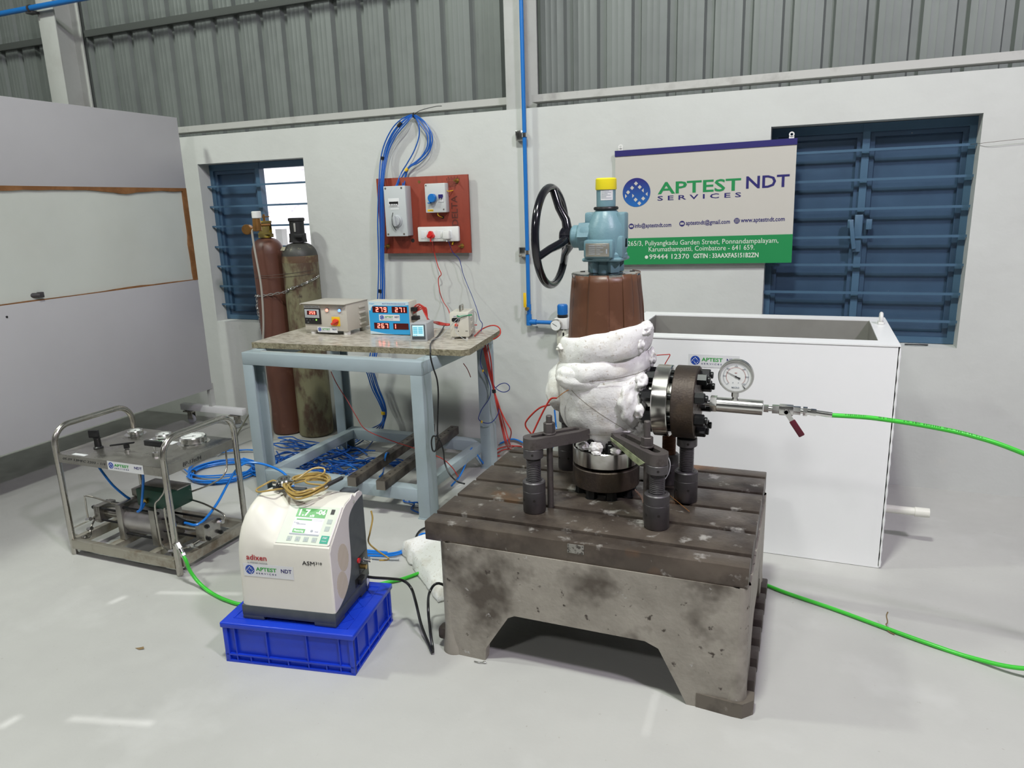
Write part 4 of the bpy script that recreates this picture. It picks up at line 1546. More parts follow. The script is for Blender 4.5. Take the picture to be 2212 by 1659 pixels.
# paperless recorder
root = thing('chart_recorder', 'small grey panel recorder with lit cyan screen near the bench edge', 'recorder', (-2.034, 3.492, ZB), RAD(11), local=True)
part('case', MB().box(.004, .010, .0005, .090, .152, .098, b=.003), GREYP, root)
m = MB()
m.box(0, 0, 0, .096, .012, .104, b=.003)
bz = part('bezel', m, GREYP, root)
part('inner_bezel', MB().box(.010, -.0015, .012, .086, .001, .094), DGREYP, bz)
part('screen', MB().box(.014, -.0025, .030, .079, -.001, .090), LCD, bz)
m = MB()
for i in range(4):
    for j in range(2):
        m.box(.018 + j * .030, -.0031, .073 - i * .0095, .043 + j * .030, -.0024, .080 - i * .0095)
m.box(.018, -.0031, .033, .026, -.0024, .037)
m.box(.030, -.0031, .033, .040, -.0024, .037)
part('screen_field', m, LCDB, bz)

# small power supply
root = thing('power_supply', 'upright cream power supply with carrying handle on the bench corner', 'power supply', (-1.842, 3.600, ZB), RAD(14), local=True)
PW, PD, PH = .106, .170, .148
m = MB()
m.box(0, .002, .014, PW, PD, PH, b=.002)
part('case', m, PALE, root)
for x, y in ((.014, .016), (PW - .014, .016), (.014, PD - .016), (PW - .014, PD - .016)):
    part('foot', MB().box(x - .006, y - .006, .0003, x + .006, y + .006, .015), WHITEP, root)
m = MB()
m.tube([(.052, .045, PH), (.052, .045, PH + .026), (.052, .050, PH + .031), (.052, .112, PH + .031), (.052, .117, PH + .026), (.052, .117, PH)], .006, 8)
part('handle', m, STEEL, root)
m = MB()
m.prism([(.012, .104), (.020, .098), (.048, .098), (.056, .104), (.056, .116), (.048, .121), (.020, .121), (.012, .116)], 0, .003, FRONT(0, .002, 0))
part('mains_socket', m, BLACKP, root)
part('red_button', MB().lathe([(.0095, 0), (.0085, .006), (.005, .008)], frame((.036, .002, .080), (0, -1, 0)), 20), REDK, root)
m = MB()
for x, z in ((.046, .046), (.089, .046), (.096, .046)):
    m.cyl((x, .0025, z), (x, .0008, z), .0025, n=10)
part('screw', m, NUT, root)
L = MB()
text(L, '230V', .008, FRONT(.022, .0015, .128))
text(L, 'FUSE', .008, FRONT(.026, .0015, .064))
part('lettering', L, LOGOB, root)
for i in range(3):
    z = .122 - i * .036
    m = MB()
    m.box(PW - .002, .060, z - .012, PW + .006, .110, z + .004, b=.003)
    part('louvre', m, PALE, root)
m = MB()
m.tube([(PW * .42, -.012, .135), (PW * .55, -.008, .128), (PW * .8, .0, .132), (PW + .02, .01, .135)], .0042, 8, smooth=5)
part('green_probe_plug', m, mat('green_plug', (.02, .28, .12), .4), root)

# drilled square bars across the lower rails
for lab, xa, xb in (('dark drilled square steel bar on the bench rails, left of the pair', -2.215, -2.275), ('dark drilled square steel bar on the bench rails, right of the pair', -2.035, -2.100)):
    t = thing('drilled_bar', lab, 'steel bar', (xa, 3.085, .166), group='drilled bars on the bench rails')
    A, B = Vector((xa, 3.085, .166)), Vector((xb, 4.10, .166))
    MM = frame(A, B - A, (1, 0, 0))
    L_ = (B - A).length
    m = MB()
    MM = Matrix.Translation(A) @ Matrix.Rotation(math.atan2(-(B - A).x, (B - A).y), 4, 'Z')
    m.box(-.027, 0, 0, .027, L_, .052, b=.002, M=MM)
    m.box(-.026, -.0006, .001, .026, .0004, .051, mi=1, M=MM)
    part('bar_body', m, [mat('blackened_bar', (.045, .036, .032), .5, .5, layers=[((.16, .14, .115), 8, .4, .65)]), mat('sawn_bar_end', (.21, .19, .16), .5, .5)], t)
    m = MB()
    for k in range(16):
        y = .045 + k * .062
        m.lathe([(.0068, .0518), (.0068, .0526)], MM @ Matrix.Translation((0, y, 0)), 12)
    part('bolt_hole', m, SLOT, t)

# ------------------------------------------------------------------ red board with switchgear on the wall
root = thing('backing_board', 'red shuttering plywood board bolted to the wall above the bench', 'board', (-2.39, 4.37, 1.315))
RB0, RB1, RZ0, RZ1, RY = -2.730, -2.055, 1.316, 1.808, 4.366
m = MB()
m.box(RB0, RY, RZ0, RB1, RY + .018, RZ1, b=.001)
m.box(RB0 + .05, RY + .018, RZ0 + .05, RB0 + .09, YW - .0005, RZ1 - .05)
m.box(RB1 - .09, RY + .018, RZ0 + .05, RB1 - .05, YW - .0005, RZ1 - .05)
part('plywood', m, PLY, root)
L = MB()
fit(L, 'DELTA', .19, .062, FRONT(-2.155, RY - .0003, 1.49) @ Matrix.Rotation(PI / 2, 4, 'Z'), 0, bold=.02)
for i in range(9):
    L.box(-2.205 + i * .011, RY - .0005, 1.775, -2.201 + i * .011, RY + .0005, 1.79 + .008 * (i % 2))
for i in range(5):
    L.box(-2.20, RY - .0005, 1.735 + i * .008, -2.15 + .012 * (i % 3), RY + .0005, 1.738 + i * .008)
part('lettering', L, PLYTXT, root)
BOLT = proto('wall_bolt', MB().cyl((0, 0, 0), (0, -.004, 0), .015, n=18).cyl((0, 0, 0), (0, -.045, 0), .0055, n=10).hexa((0, -.004, 0), (0, -.014, 0), .011), BRASS)
for x, z in ((-2.685, 1.765), (-2.13, 1.772), (-2.115, 1.362), (-2.672, 1.365)):
    inst(BOLT, root, wloc(root, Matrix.Translation((x, RY, z))))
m = MB()
m.cyl((-2.245, RY - .0006, 1.545), (-2.245, RY + .001, 1.545), .010, n=14)
m.cyl((-2.478, RY - .0006, 1.40), (-2.478, RY + .001, 1.40), .013, n=14)
part('cable_hole', m, SLOT, root)
part('knot', MB().cyl((-2.405, RY - .0008, 1.775), (-2.405, RY + .001, 1.775), .010, n=10), BRASS, root)
# isolator enclosure
root = thing('isolator_enclosure', 'tall grey breaker enclosure with a round rotary handle on the red board', 'switch box', (-2.55, 4.33, 1.432))
IY = 4.300
part('box', MB().box(-2.630, IY, 1.434, -2.470, RY - .0005, 1.752, b=.004), GREYP, root)
part('front_cover', MB().box(-2.634, IY - .006, 1.432, -2.473, IY + .001, 1.754, b=.002), mat('pale_enclosure', (.52, .55, .56), .45), root)
m = MB()
m.box(-2.604, IY - .0075, 1.618, -2.522, IY - .005, 1.676, b=.001)
bk = part('breaker_window', m, STICK, root)
m = MB()
m.box(-2.597, IY - .0085, 1.636, -2.529, IY - .007, 1.655)
part('breaker_front', m, BLACKP, bk)
for i in range(4):
    part('breaker_toggle', MB().box(-2.594 + i * .0165, IY - .016, 1.630, -2.585 + i * .0165, IY - .008, 1.640, b=.001), STICK, bk)
m = MB()
m.box(-2.590, IY - .0072, 1.604, -2.526, IY - .0055, 1.613)
part('rating_label', m, STICK, root)
m = MB()
m.lathe([(.041, 0), (.041, .006), (.034, .010), (.033, .022), (.030, .025)], frame((-2.548, IY - .006, 1.530), (0, -1, 0)), 36)
m.box(-.008, -.038, -.034, .008, -.010, .034, b=.004, M=Matrix.Translation((-2.548, IY - .004, 1.530)) @ Matrix.Rotation(RAD(-8), 4, 'Y'))
kn = part('rotary_handle', m, GREYP, root)
m = MB()
m.tube([(-2.566, IY - .02, 1.585), (-2.570, IY - .03, 1.545), (-2.566, IY - .03, 1.505), (-2.553, IY - .015, 1.470)], .0022, 6, smooth=6)
part('handle_cord', m, NUT, root)
m = MB()
for x, z in ((-2.620, 1.740), (-2.500, 1.740), (-2.620, 1.446), (-2.500, 1.446)):
    m.lathe([(.0065, 0), (.0065, .0015)], frame((x, IY - .006, z), (0, -1, 0)), 12)
part('cover_screw', m, TWINE, root)
# socket with blue flap
root = thing('socket_box', 'square grey box with a round blue-capped socket and small breaker on the red board', 'socket box', (-2.265, 4.34, 1.575))
SY = 4.312
part('box', MB().box(-2.340, SY, 1.577, -2.192, RY - .0005, 1.760, b=.006), mat('pale_socket_box', (.56, .58, .58), .45), root)
m = MB()
m.lathe([(.031, 0), (.031, .006), (.026, .008)], frame((-2.277, SY, 1.668), (0, -1, 0)), 32)
cap = part('socket_ring', m, GREYP, root)
m = MB()
m.lathe([(.0265, .004), (.0275, .008), (.0275, .030), (.024, .034)], frame((-2.277, SY, 1.668), (0, -1, 0)), 32)
m.box(-2.308, SY - .030, 1.635, -2.292, SY - .002, 1.643, b=.002)
part('socket_flap', m, BLUEP, cap)
m = MB()
m.box(-2.243, SY - .003, 1.642, -2.204, SY + .001, 1.692, b=.001)
br = part('small_breaker', m, STICK, root)
m = MB()
m.box(-2.240, SY - .006, 1.672, -2.207, SY - .002, 1.690)
for i in range(2):
    m.box(-2.236 + i * .016, SY - .014, 1.664, -2.227 + i * .016, SY - .004, 1.676, b=.001)
part('breaker_toggle', m, NAVY, br)
m = MB()
m.box(-2.325, SY - .0008, 1.586, -2.283, SY + .0005, 1.598)
wl_ = part('warning_label', m, YEL, root)
part('lettering', fit(MB(), 'WARNING', .028, .007, FRONT(-2.313, SY - .001, 1.592)), PRINT, wl_)
m = MB()
for x, z in ((-2.328, 1.748), (-2.208, 1.596)):
    m.lathe([(.005, 0), (.005, .001)], frame((x, SY - .0005, z), (0, -1, 0)), 12)
part('cover_screw', m, TWINE, root)
part('earth_wire', MB().tube([(-2.262, SY + .02, 1.577), (-2.258, SY + .015, 1.560), (-2.245, RY - .004, 1.545)], .0025, 6, smooth=5), YEL, root)
part('earth_wire', MB().tube([(-2.192, SY + .03, 1.715), (-2.180, SY + .02, 1.708), (-2.160, RY - .004, 1.712)], .0025, 6, smooth=5), YEL, root)
# plug strip
root = thing('plug_strip', 'long white double socket strip at the bottom of the red board', 'socket', (-2.273, 4.35, 1.39))
PY = 4.338
m = MB()
m.box(-2.424, PY, 1.392, -2.124, RY - .0005, 1.488, b=.008)
part('box', m, WHITEP, root)
for x in (-2.398, -2.335, -2.280, -2.218):
    part('module', MB().box(x, PY - .003, 1.412, x + .048, PY + .001, 1.464, b=.002), STICK, root)
for x in (-2.372, -2.253):
    part('rocker', MB().box(x, PY - .006, 1.420, x + .014, PY - .001, 1.456, b=.002), WHITEP, root)
for nm, lab, x, mt in (('mains_plug', 'red mains plug in the white socket strip', -2.318, REDP), ('mains_plug', 'white mains plug in the white socket strip', -2.200, WHITEP)):
    m = MB()
    MM = frame((x, PY - .0035, 1.435), (0, -1, 0), (1, 0, 0))
    if mt is REDP:
        o3 = []
        for k in range(24):
            a = 2 * PI * k / 24
            r = .023 + .004 * math.cos(3 * (a - PI / 2))
            o3.append((r * math.cos(a), r * math.sin(a)))
        m.prism(o3, 0, .022, MM)
        m.lathe([(.018, .02), (.012, .034)], MM, 20)
    else:
        m.box(x - .024, PY - .036, 1.408, x + .024, PY - .0035, 1.462, b=.008)
    m.cyl((x, PY - .020, 1.415), (x, PY - .022, 1.392), .006, .004, n=12)
    solo(nm, lab, 'plug', m, mt)


# ------------------------------------------------------------------ gas cylinders


def shoulder(r, zs, rn, zn):
    return [(r * math.cos(t) * 1.0 if False else rn + (r - rn) * math.cos(t), zs + (zn - zs) * math.sin(t)) for t in [k * PI / 2 / 9 for k in range(10)]]


def gas_cylinder(label, x, y, r, zs, zn, lean, mats, name='gas_cylinder'):
    t = thing(name, label, 'gas cylinder', (x, y, 0))
    M = Matrix.Translation((x, y, 0)) @ Matrix.Rotation(lean, 4, 'Y')
    m = MB()
    prof = [(r - .015, .001), (r - .002, .012), (r, .03)] + [(r, .03 + (zs - .03) * k / 8) for k in range(1, 9)]
    m.lathe(prof, M, 48)
    part('body', m, mats[0], t)
    m = MB()
    m.lathe(shoulder(r, zs, .036, zn) + [(.036, zn + .012)], M, 48)
    part('shoulder', m, mats[1], t)
    return t, M


t, M = gas_cylinder('slim brown gas cylinder carrying the brass regulator, by the small window', -3.585, 4.262, .112, 1.33, 1.435, RAD(-.8), (CYLBR, CYLBR))
m = MB()
m.lathe([(.052, 1.44), (.052, 1.465)], M, 24)
m.box(-.03, -.045, 1.462, .075, -.030, 1.475, M=M)
m.lathe([(.045, 1.465), (.045, 1.54), (.040, 1.545)], M, 24, a0=.9, a1=2 * PI - .2)
m.lathe([(.047, 1.540), (.049, 1.552), (.040, 1.555)], M, 24)
part('valve_guard', m, YCYL, t)
m = MB()
m.lathe([(.009, 1.55), (.009, 1.60)], M, 12)
m.tube([M @ Vector((-.045, 0, 1.582)), M @ Vector((.045, 0, 1.584))], .004, 8)
part('spindle_key', m, COPPER, t)
rg = thing('gas_regulator', 'brass gas regulator with white adjusting cap on the brown cylinder', 'regulator', (-3.50, 4.06, 1.50))
m = MB()
m.cyl((-3.502, 4.06, 1.490), (-3.502, 4.06, 1.578), .030, .026, n=24, c=.004)
m.cyl((-3.50, 4.06, 1.53), (-3.45, 4.13, 1.53), .010, n=12)
m.cyl((-3.53, 4.06, 1.505), (-3.57, 4.06, 1.503), .010, n=12)
part('body', m, COPPER, rg)
part('adjusting_cap', MB().cyl((-3.497, 4.06, 1.575), (-3.497, 4.06, 1.622), .031, n=24, c=.004), WHITEP, rg)
m = MB()
m.cyl((-3.588, 4.075, 1.503), (-3.575, 4.035, 1.503), .034, n=28, c=.003)
part('pressure_gauge', m, COPPER, rg)
t, M = gas_cylinder('rusty olive gas cylinder with a black cap beside the brown one', -3.345, 4.280, .124, 1.30, 1.40, RAD(0), (CYLOL, CYLDK))
part('rust_band', MB().lathe([(.1245, 1.265), (.1248, 1.275), (.1248, 1.302), (.1238, 1.312)], M, 48, cap=False), mat('rust_ring', (.10, .055, .03), .6, layers=[((.20, .17, .09), 14, .5, .7)]), t)
m = MB()
m.lathe([(.062, 1.402), (.058, 1.43), (.058, 1.462), (.050, 1.466), (.050, 1.545), (.056, 1.55), (.056, 1.566), (.050, 1.570)], M, 32)
m.box(.02, -.075, 1.437, .095, -.045, 1.462, b=.006, M=M)
cp = part('cap', m, CYLCAP, t)
m = MB()
m.box(.012, -.0525, 1.475, .026, -.046, 1.535, b=.003, M=M)
part('cap_slot', m, mat('slot_grey', (.35, .34, .32), .6), cp)
m = MB()
m.prism([(-.055, .0), (-.020, .0), (-.018, .028), (-.050, .030)], 0, .0006, M @ Matrix.Translation((-.02, -.108, 1.352)) @ Matrix.Rotation(RAD(58), 4, 'X'))
part('paper_patch', m, mat('old_paper', (.36, .34, .24), .8), t)
# chain
ch = thing('chain', 'steel link chain tied around the two gas cylinders', 'chain', (-3.3, 4.05, .70))
lm = MB()
seg = []
for k in range(20):
    a = 2 * PI * k / 20
    seg.append((.0065 * math.cos(a), .0, .006 * math.sin(a) + (.010 if math.sin(a) >= 0 else -.010)))
lm.tube(seg, .0026, 6, closed=True)
LINK = proto('link', lm, STEELB)


def chain(pts, k0=0):
    P = spline(pts, 12)
    d, last = 0, P[0]
    k = k0
    acc = 0
    for p, q in zip(P, P[1:]):
        acc += (q - p).length
        if acc >= .0235:
            acc = 0
            Mx = frame(q, q - p) @ Matrix.Rotation(PI / 2 * (k % 2) + .4, 4, 'Z')
            inst(LINK, ch, wloc(ch, Mx))
            k += 1


def arc(cx, cy, r, a0, a1, z0, z1, n=8):
    return [(cx + r * math.cos(a0 + (a1 - a0) * i / n), cy + r * math.sin(a0 + (a1 - a0) * i / n), z0 + (z1 - z0) * i / n) for i in range(n + 1)]


chain(arc(-3.598, 4.262, .120, RAD(205), RAD(290), 1.03, 1.045, 6) + arc(-3.345, 4.280, .132, RAD(235), RAD(365), 1.065, 1.165, 8))
chain([(-3.70, 4.21, 1.03), (-3.706, 4.205, .95), (-3.695, 4.205, .85), (-3.69, 4.205, .76)], 1)
chain([(-3.672, 4.180, 1.02), (-3.668, 4.178, .93), (-3.655, 4.178, .84), (-3.65, 4.178, .76)])
m = MB()
m.tube(arc(-3.598, 4.262, .1145, RAD(190), RAD(290), 1.185, 1.18, 10) + arc(-3.345, 4.28, .1265, RAD(235), RAD(350), 1.19, 1.215, 10), .0012, 5)
m.tube(arc(-3.598, 4.262, .1145, RAD(190), RAD(290), 1.165, 1.165, 10) + arc(-3.345, 4.28, .1265, RAD(235), RAD(350), 1.17, 1.19, 10), .0012, 5)
part('binding_wire', m, TWINE, ch)

# ------------------------------------------------------------------ booster pump cart
root = thing('booster_pump_cart', 'stainless tube frame test pump unit with gauges and knobs on its top tray', 'pump unit', (-2.945, 2.47, 0))
KX0, KX1, KY0, KY1, KZ = -3.287, -2.603, 2.252, 2.690, .522


def bow(x):
    r = .085
    P = [(x, KY0, .001), (x, KY0, .25), (x, KY0, .648 - r)]
    P += [(x, KY0 + r - r * math.cos(PI / 2 * k / 7), .648 - r + r * math.sin(PI / 2 * k / 7)) for k in range(1, 8)]
    P += [(x, KY1 - r + r * math.sin(PI / 2 * k / 7), .648 - r + r * math.cos(PI / 2 * k / 7)) for k in range(0, 8)]
    P += [(x, KY1, .25), (x, KY1, .001)]
    return P


for x in (KX0, KX1):
    part('leg_bow', MB().tube(bow(x), .0145, 16), STEEL, root)
m = MB()
m.box(KX0, KY0 - .004, KZ - .003, KX1, KY1, KZ, b=.001)
tr = part('top_tray', m, TRAY, root)
m = MB()
m.box(KX0 + .008, KY0 - .005, KZ - .042, KX1 - .008, KY0 - .002, KZ - .002)
m.box(KX0 + .008, KY1 - .002, KZ - .042, KX1 - .008, KY1 + .001, KZ - .002)
m.box(KX1 - .003, KY0, KZ - .042, KX1, KY1, KZ - .002)
m.box(KX0, KY0, KZ - .042, KX0 + .003, KY1, KZ - .002)
part('tray_apron', m, TRAY, root)
L = MB()
MS = Matrix.Translation((KX1 + .0006, 0, 0)) @ Matrix(((0, 0, 1, 0), (1, 0, 0, 0), (0, 1, 0, 0), (0, 0, 0, 1)))
text(L, 'BP-17m94', .027, MS @ Matrix.Translation((KY0 + .10, KZ - .022, 0)), 0, shear=.15)
fit(L, '05.09 13MFC 2203 - 1/4', .28, .016, FRONT(KX0 + .045, KY0 - .0055, KZ - .020), 0, shear=.2)
part('marker_writing', L, PRINT, tr)
sticker(root, FRONT(-2.948, KY0 - .0056, KZ - .043), .222, .043)
part('tray_label', MB().box(KX0 + .09, KY0 + .008, KZ, KX0 + .175, KY0 + .030, KZ + .0006), STICK, root)
lb = part('tray_label', MB().box(-3.02, 2.52, KZ, -2.84, 2.565, KZ + .0006), STICK, root)
part('lettering', fit(MB(), 'APTEST', .055, .020, Matrix.Translation((-2.985, 2.543, KZ + .0008))), LOGOG, lb)
m = MB()
m.box(KX0 + .01, KY0 - .015, .036, KX1 - .01, KY0 + .015, .080, b=.001)
part('lower_rail', m, RAIL, root)
part('lower_rail', MB().box(KX0 + .01, KY1 - .015, .036, KX1 - .01, KY1 + .015, .080, b=.001), RAIL, root)
for x in (KX0, KX1):
    part('lower_rail', MB().box(x - .015, KY0 + .015, .036, x + .015, KY1 - .015, .080, b=.001), RAIL, root)
for x in (-3.04, -2.78):
    part('cross_rail', MB().box(x - .02, KY0 + .015, .050, x + .02, KY1 - .015, .079, b=.001), RAIL, root)
# three gauges
for x, y, r, h in ((-3.172, 2.602, .038, .022), (-2.975, 2.600, .040, .022), (-2.765, 2.585, .062, .034)):
    m = MB()
    m.lathe([(r + .014, 0), (r + .014, .002), (r, .003), (r, h - .004), (r - .003, h), (r - .006, h), (r - .006, h - .004)], Matrix.Translation((x, y, KZ)), 48, cap=False)
    g = part('tray_gauge', m, STEELB, root)
    part('dial', MB().lathe([(r - .006, h - .005), (r - .006, h - .004)], Matrix.Translation((x, y, KZ)), 36), DIAL, g)
    m = MB()
    for k in range(31):
        a = RAD(225 - 9 * k)
        m.box(r * .66, -.0006, 0, r * (.78 if k % 5 else .74) + .004, .0006, .0004, M=Matrix.Translation((x, y, KZ + h - .0038)) @ Matrix.Rotation(a, 4, 'Z'))
    m.box(-r * .2, -.0012, 0, r * .66, .0012, .0006, M=Matrix.Translation((x, y, KZ + h - .0034)) @ Matrix.Rotation(RAD(-135 - 0), 4, 'Z'))
    m.lathe([(.004, 0), (.004, .002)], Matrix.Translation((x, y, KZ + h - .0038)), 12)
    part('needle', m, PRINT, g)
# three hand controls
m = MB()
m.lathe([(.022, 0), (.022, .005), (.016, .010), (.015, .048), (.017, .052)], Matrix.Translation((-3.155, 2.372, KZ)), 24)
m.box(-.030, -.008, .052, .020, .008, .090, b=.003, M=Matrix.Translation((-3.165, 2.372, KZ)) @ Matrix.Rotation(RAD(15), 4, 'Z'))
part('regulator_knob', m, BLACKP, root)
m = MB()
m.lathe([(.014, 0), (.014, .016), (.009, .018), (.009, .03)], Matrix.Translation((-2.955, 2.365, KZ)), 20)
vv = part('valve_stem', m, STEELB, root)
m = MB()
m.lathe([(.013, .022), (.013, .044)], Matrix.Translation((-2.955, 2.365, KZ)), 20)
m.box(-.095, -.006, .042, .045, .006, .050, b=.003, M=Matrix.Translation((-2.945, 2.365, KZ)) @ Matrix.Rotation(RAD(8), 4, 'Z') @ Matrix.Rotation(RAD(-9), 4, 'Y'))
part('valve_lever', m, BLACKP, vv)
m = MB()
m.hexa((-2.772, 2.362, KZ), (-2.772, 2.362, KZ + .020), .015)
m.cyl((-2.772, 2.362, KZ + .02), (-2.772, 2.362, KZ + .055), .005, n=12)
vv = part('valve_stem', m, STEELB, root)
part('tee_handle', MB().box(-2.825, 2.352, KZ + .050, -2.725, 2.372, KZ + .076, b=.003), BLACKP, vv)
# the pump itself
PYC, PZC = 2.405, .172
for x in (-3.030, -2.815):
    part('pump_end_plate', MB().box(x - .018, PYC - .082, .080, x + .018, PYC + .082, .262, b=.003), TRAY, root)
part('pump_cylinder', MB().cyl((-3.012, PYC, PZC), (-2.833, PYC, PZC), .076, n=40), ALU, root)
for y in (-.066, .066):
    for z in (-.062, .072):
        part('tie_rod', MB().cyl((-3.055, PYC + y, PZC + z), (-2.785, PYC + y, PZC + z), .0065, n=12), NUT, root)
for x0, x1, xe in ((-3.048, -3.205, -3.245), (-2.797, -2.585, -2.530)):
    part('plunger_barrel', MB().cyl((x0, PYC, PZC), (x1, PYC, PZC), .026, n=24), STEEL, root)
    part('plunger_block', MB().box(min(x1, xe), PYC - .05, PZC - .042, max(x1, xe), PYC + .05, PZC + .044, b=.003), TRAY, root)
    for y in (-.038, .038):
        for z in (-.030, .032):
            m = MB()
            m.cyl((x0, PYC + y, PZC + z), (xe + (-.02 if xe < x1 else .02), PYC + y, PZC + z), .0055, n=10)
            e = xe + (-.002 if xe < x1 else .002)
            m.hexa((e, PYC + y, PZC + z), (e + (-.012 if xe < x1 else .012), PYC + y, PZC + z), .010)
            part('tie_rod', m, NUT, root)
m = MB()
m.box(-2.925, PYC - .055, .262, -2.705, PYC + .075, .350, b=.006)
part('valve_box', m, GREEND, root)
m = MB()
m.box(-2.930, PYC - .015, .350, -2.700, PYC + .070, .356, b=.001)
part('valve_box_cover', m, TRAY, root)
part('valve_port', MB().hexa((-2.86, PYC - .052, .295), (-2.86, PYC - .068, .295), .013), BRASS, root)
part('mounting_block', MB().box(-3.06, PYC + .03, .262, -2.99, PYC + .10, .300, b=.003), TRAY, root)
part('air_fitting', MB().cyl((-2.72, 2.36, .232), (-2.64, 2.34, .222), .012, n=16).cyl((-2.645, 2.341, .2225), (-2.625, 2.337, .220), .014, n=16), BLACKP, root)
SS = [
    [(-3.245, PYC - .045, .16), (-3.262, PYC - .07, .15), (-3.262, PYC - .07, .26), (-3.255, PYC - .07, .275), (-3.20, PYC - .065, .272), (-3.09, PYC - .062, .256), (-3.03, PYC - .062, .258)],
    [(-3.25, PYC - .05, .14), (-3.235, PYC - .09, .11), (-3.225, PYC - .10, .080), (-3.25, PYC - .11, .068), (-3.275, PYC - .11, .072)],
    [(-3.275, PYC - .11, .072), (-3.335, PYC - .11, .080), (-3.355, PYC - .10, .096), (-3.335, PYC - .06, .110), (-3.25, PYC + .05, .150)],
    [(-2.645, PYC - .125, KZ - .04), (-2.655, PYC - .125, .40), (-2.70, PYC - .12, .35), (-2.735, PYC - .12, .31), (-2.735, PYC - .12, .18), (-2.73, PYC - .12, .12), (-2.70, PYC - .12, .098), (-2.66, PYC - .12, .094), (-2.60, PYC - .08, .115), (-2.56, PYC - .055, .140)],
    [(-2.675, PYC - .12, .31), (-2.68, PYC - .12, .28), (-2.672, PYC - .12, .095), (-2.672, PYC - .12, .055), (-2.66, PYC - .125, .045), (-2.63, PYC - .135, .048)],
    [(-2.53, PYC + .03, .195), (-2.50, PYC + .03, .200), (-2.488, PYC + .035, .215), (-2.50, PYC + .045, .235), (-2.62, PYC + .06, .262), (-2.72, PYC + .07, .27)],
    [(-2.62, KY1 - .05, KZ - .04), (-2.60, KY1 - .09, .38), (-2.64, KY1 - .16, .335), (-2.80, PYC + .05, .285), (-3.0, PYC + .04, .262)],
]
for pts in SS:
    part('steel_tube', MB().tube(pts, .0042, 8, smooth=6), STEEL, root)
for p in ((-3.262, PYC - .07, .150), (-3.238, PYC - .09, .112), (-3.262, PYC - .11, .072), (-2.672, PYC - .12, .095), (-2.60, PYC - .08, .115), (-2.505, PYC + .03, .200)):
    part('tube_fitting', MB().hexa(Vector(p) - Vector((.014, 0, .004)), Vector(p) + Vector((.014, 0, .004)), .0105), STEELB, root)
for pts in ([(-3.19, 2.36, KZ - .04), (-3.17, 2.365, .43), (-3.11, 2.375, .34), (-3.06, 2.39, .285), (-3.035, 2.40, .262)],
            [(-2.83, 2.33, KZ - .04), (-2.835, 2.325, .40), (-2.86, 2.315, .28), (-2.885, 2.312, .252), (-2.87, 2.32, .262), (-2.86, 2.338, .290)]):
    part('blue_air_tube', MB().tube(pts, .0058, 10, smooth=8), BLUET, root)
part('small_bracket', MB().box(-2.70, 2.30, .080, -2.68, 2.32, .105, b=.001), TRAY, root)
# long blue air tube from the pump across the floor
m = MB()
m.tube([(-2.625, 2.337, .220), (-2.56, 2.36, .215), (-2.585, 2.50, .25), (-2.66, 2.74, .34), (-2.62, 2.83, .345), (-2.48, 2.86, .30), (-2.38, 2.83, .22), (-2.28, 2.79, .10), (-2.2, 2.74, .02), (-2.05, 2.72, .008), (-1.8, 2.74, .008)], .0062, 10, smooth=10)
solo('air_tube', 'bright blue air tube arching from the pump cart towards the leak detector', 'tube', m, BLUET)

# ------------------------------------------------------------------ blue crate
CA = RAD(9.6)
root = thing('plastic_crate', 'low royal blue lidded plastic crate on the floor under the leak detector', 'crate', (-1.915, 1.802, 0), CA, local=True)
CW, CD, CH = .512, .362, .165
m = MB()
m.box(.009, .009, .002, CW - .009, CD - .009, CH - .02, b=.004)
for x in (0, CW - .018):
    for y in (0, CD - .018):
        m.box(x, y, .002, x + .018, y + .018, CH - .02, b=.004)
part('tub', m, CRATE, root)
m = MB()
for z0, z1 in ((0, .008), (.028, .034)):
    m.box(0, 0, z0, CW, .014, z1)
    m.box(0, CD - .014, z0, CW, CD, z1)
    m.box(0, .014, z0, .014, CD - .014, z1)
    m.box(CW - .014, .014, z0, CW, CD - .014, z1)
part('base_ledge', m, CRATE, root)
for x in (.0, .045, .172, .330, .455, CW - .004):
    part('rib', MB().box(x, .001, .004, x + .004, .014, CH - .02), CRATE, root)
for x in (.045, .172, .330, .455):
    part('rib', MB().box(x, CD - .014, .004, x + .004, CD - .001, CH - .02), CRATE, root)
for y in (.04, .13, .22, .32):
    for x in (.001, CW - .014):
        part('rib', MB().box(x, y, .004, x + .013, y + .004, CH - .02), CRATE, root)
for x in (.10, .25, .40):
    part('rib', MB().box(x, .001, .004, x + .004, .014, .030), CRATE, root)
m = MB()
m.box(-.006, -.006, CH - .024, CW + .006, CD + .006, CH - .002, b=.005, seg=3)
ld_ = part('lid', m, CRATE, root)
m = MB()
i0 = .03
m.box(i0, i0, CH - .003, CW - i0, i0 + .004, CH, b=.001)
m.box(i0, CD - i0 - .004, CH - .003, CW - i0, CD - i0, CH, b=.001)
m.box(i0, i0, CH - .003, i0 + .004, CD - i0, CH, b=.001)
m.box(CW - i0 - .004, i0, CH - .003, CW - i0, CD - i0, CH, b=.001)
part('lid_bead', m, CRATE, ld_)
m = MB()
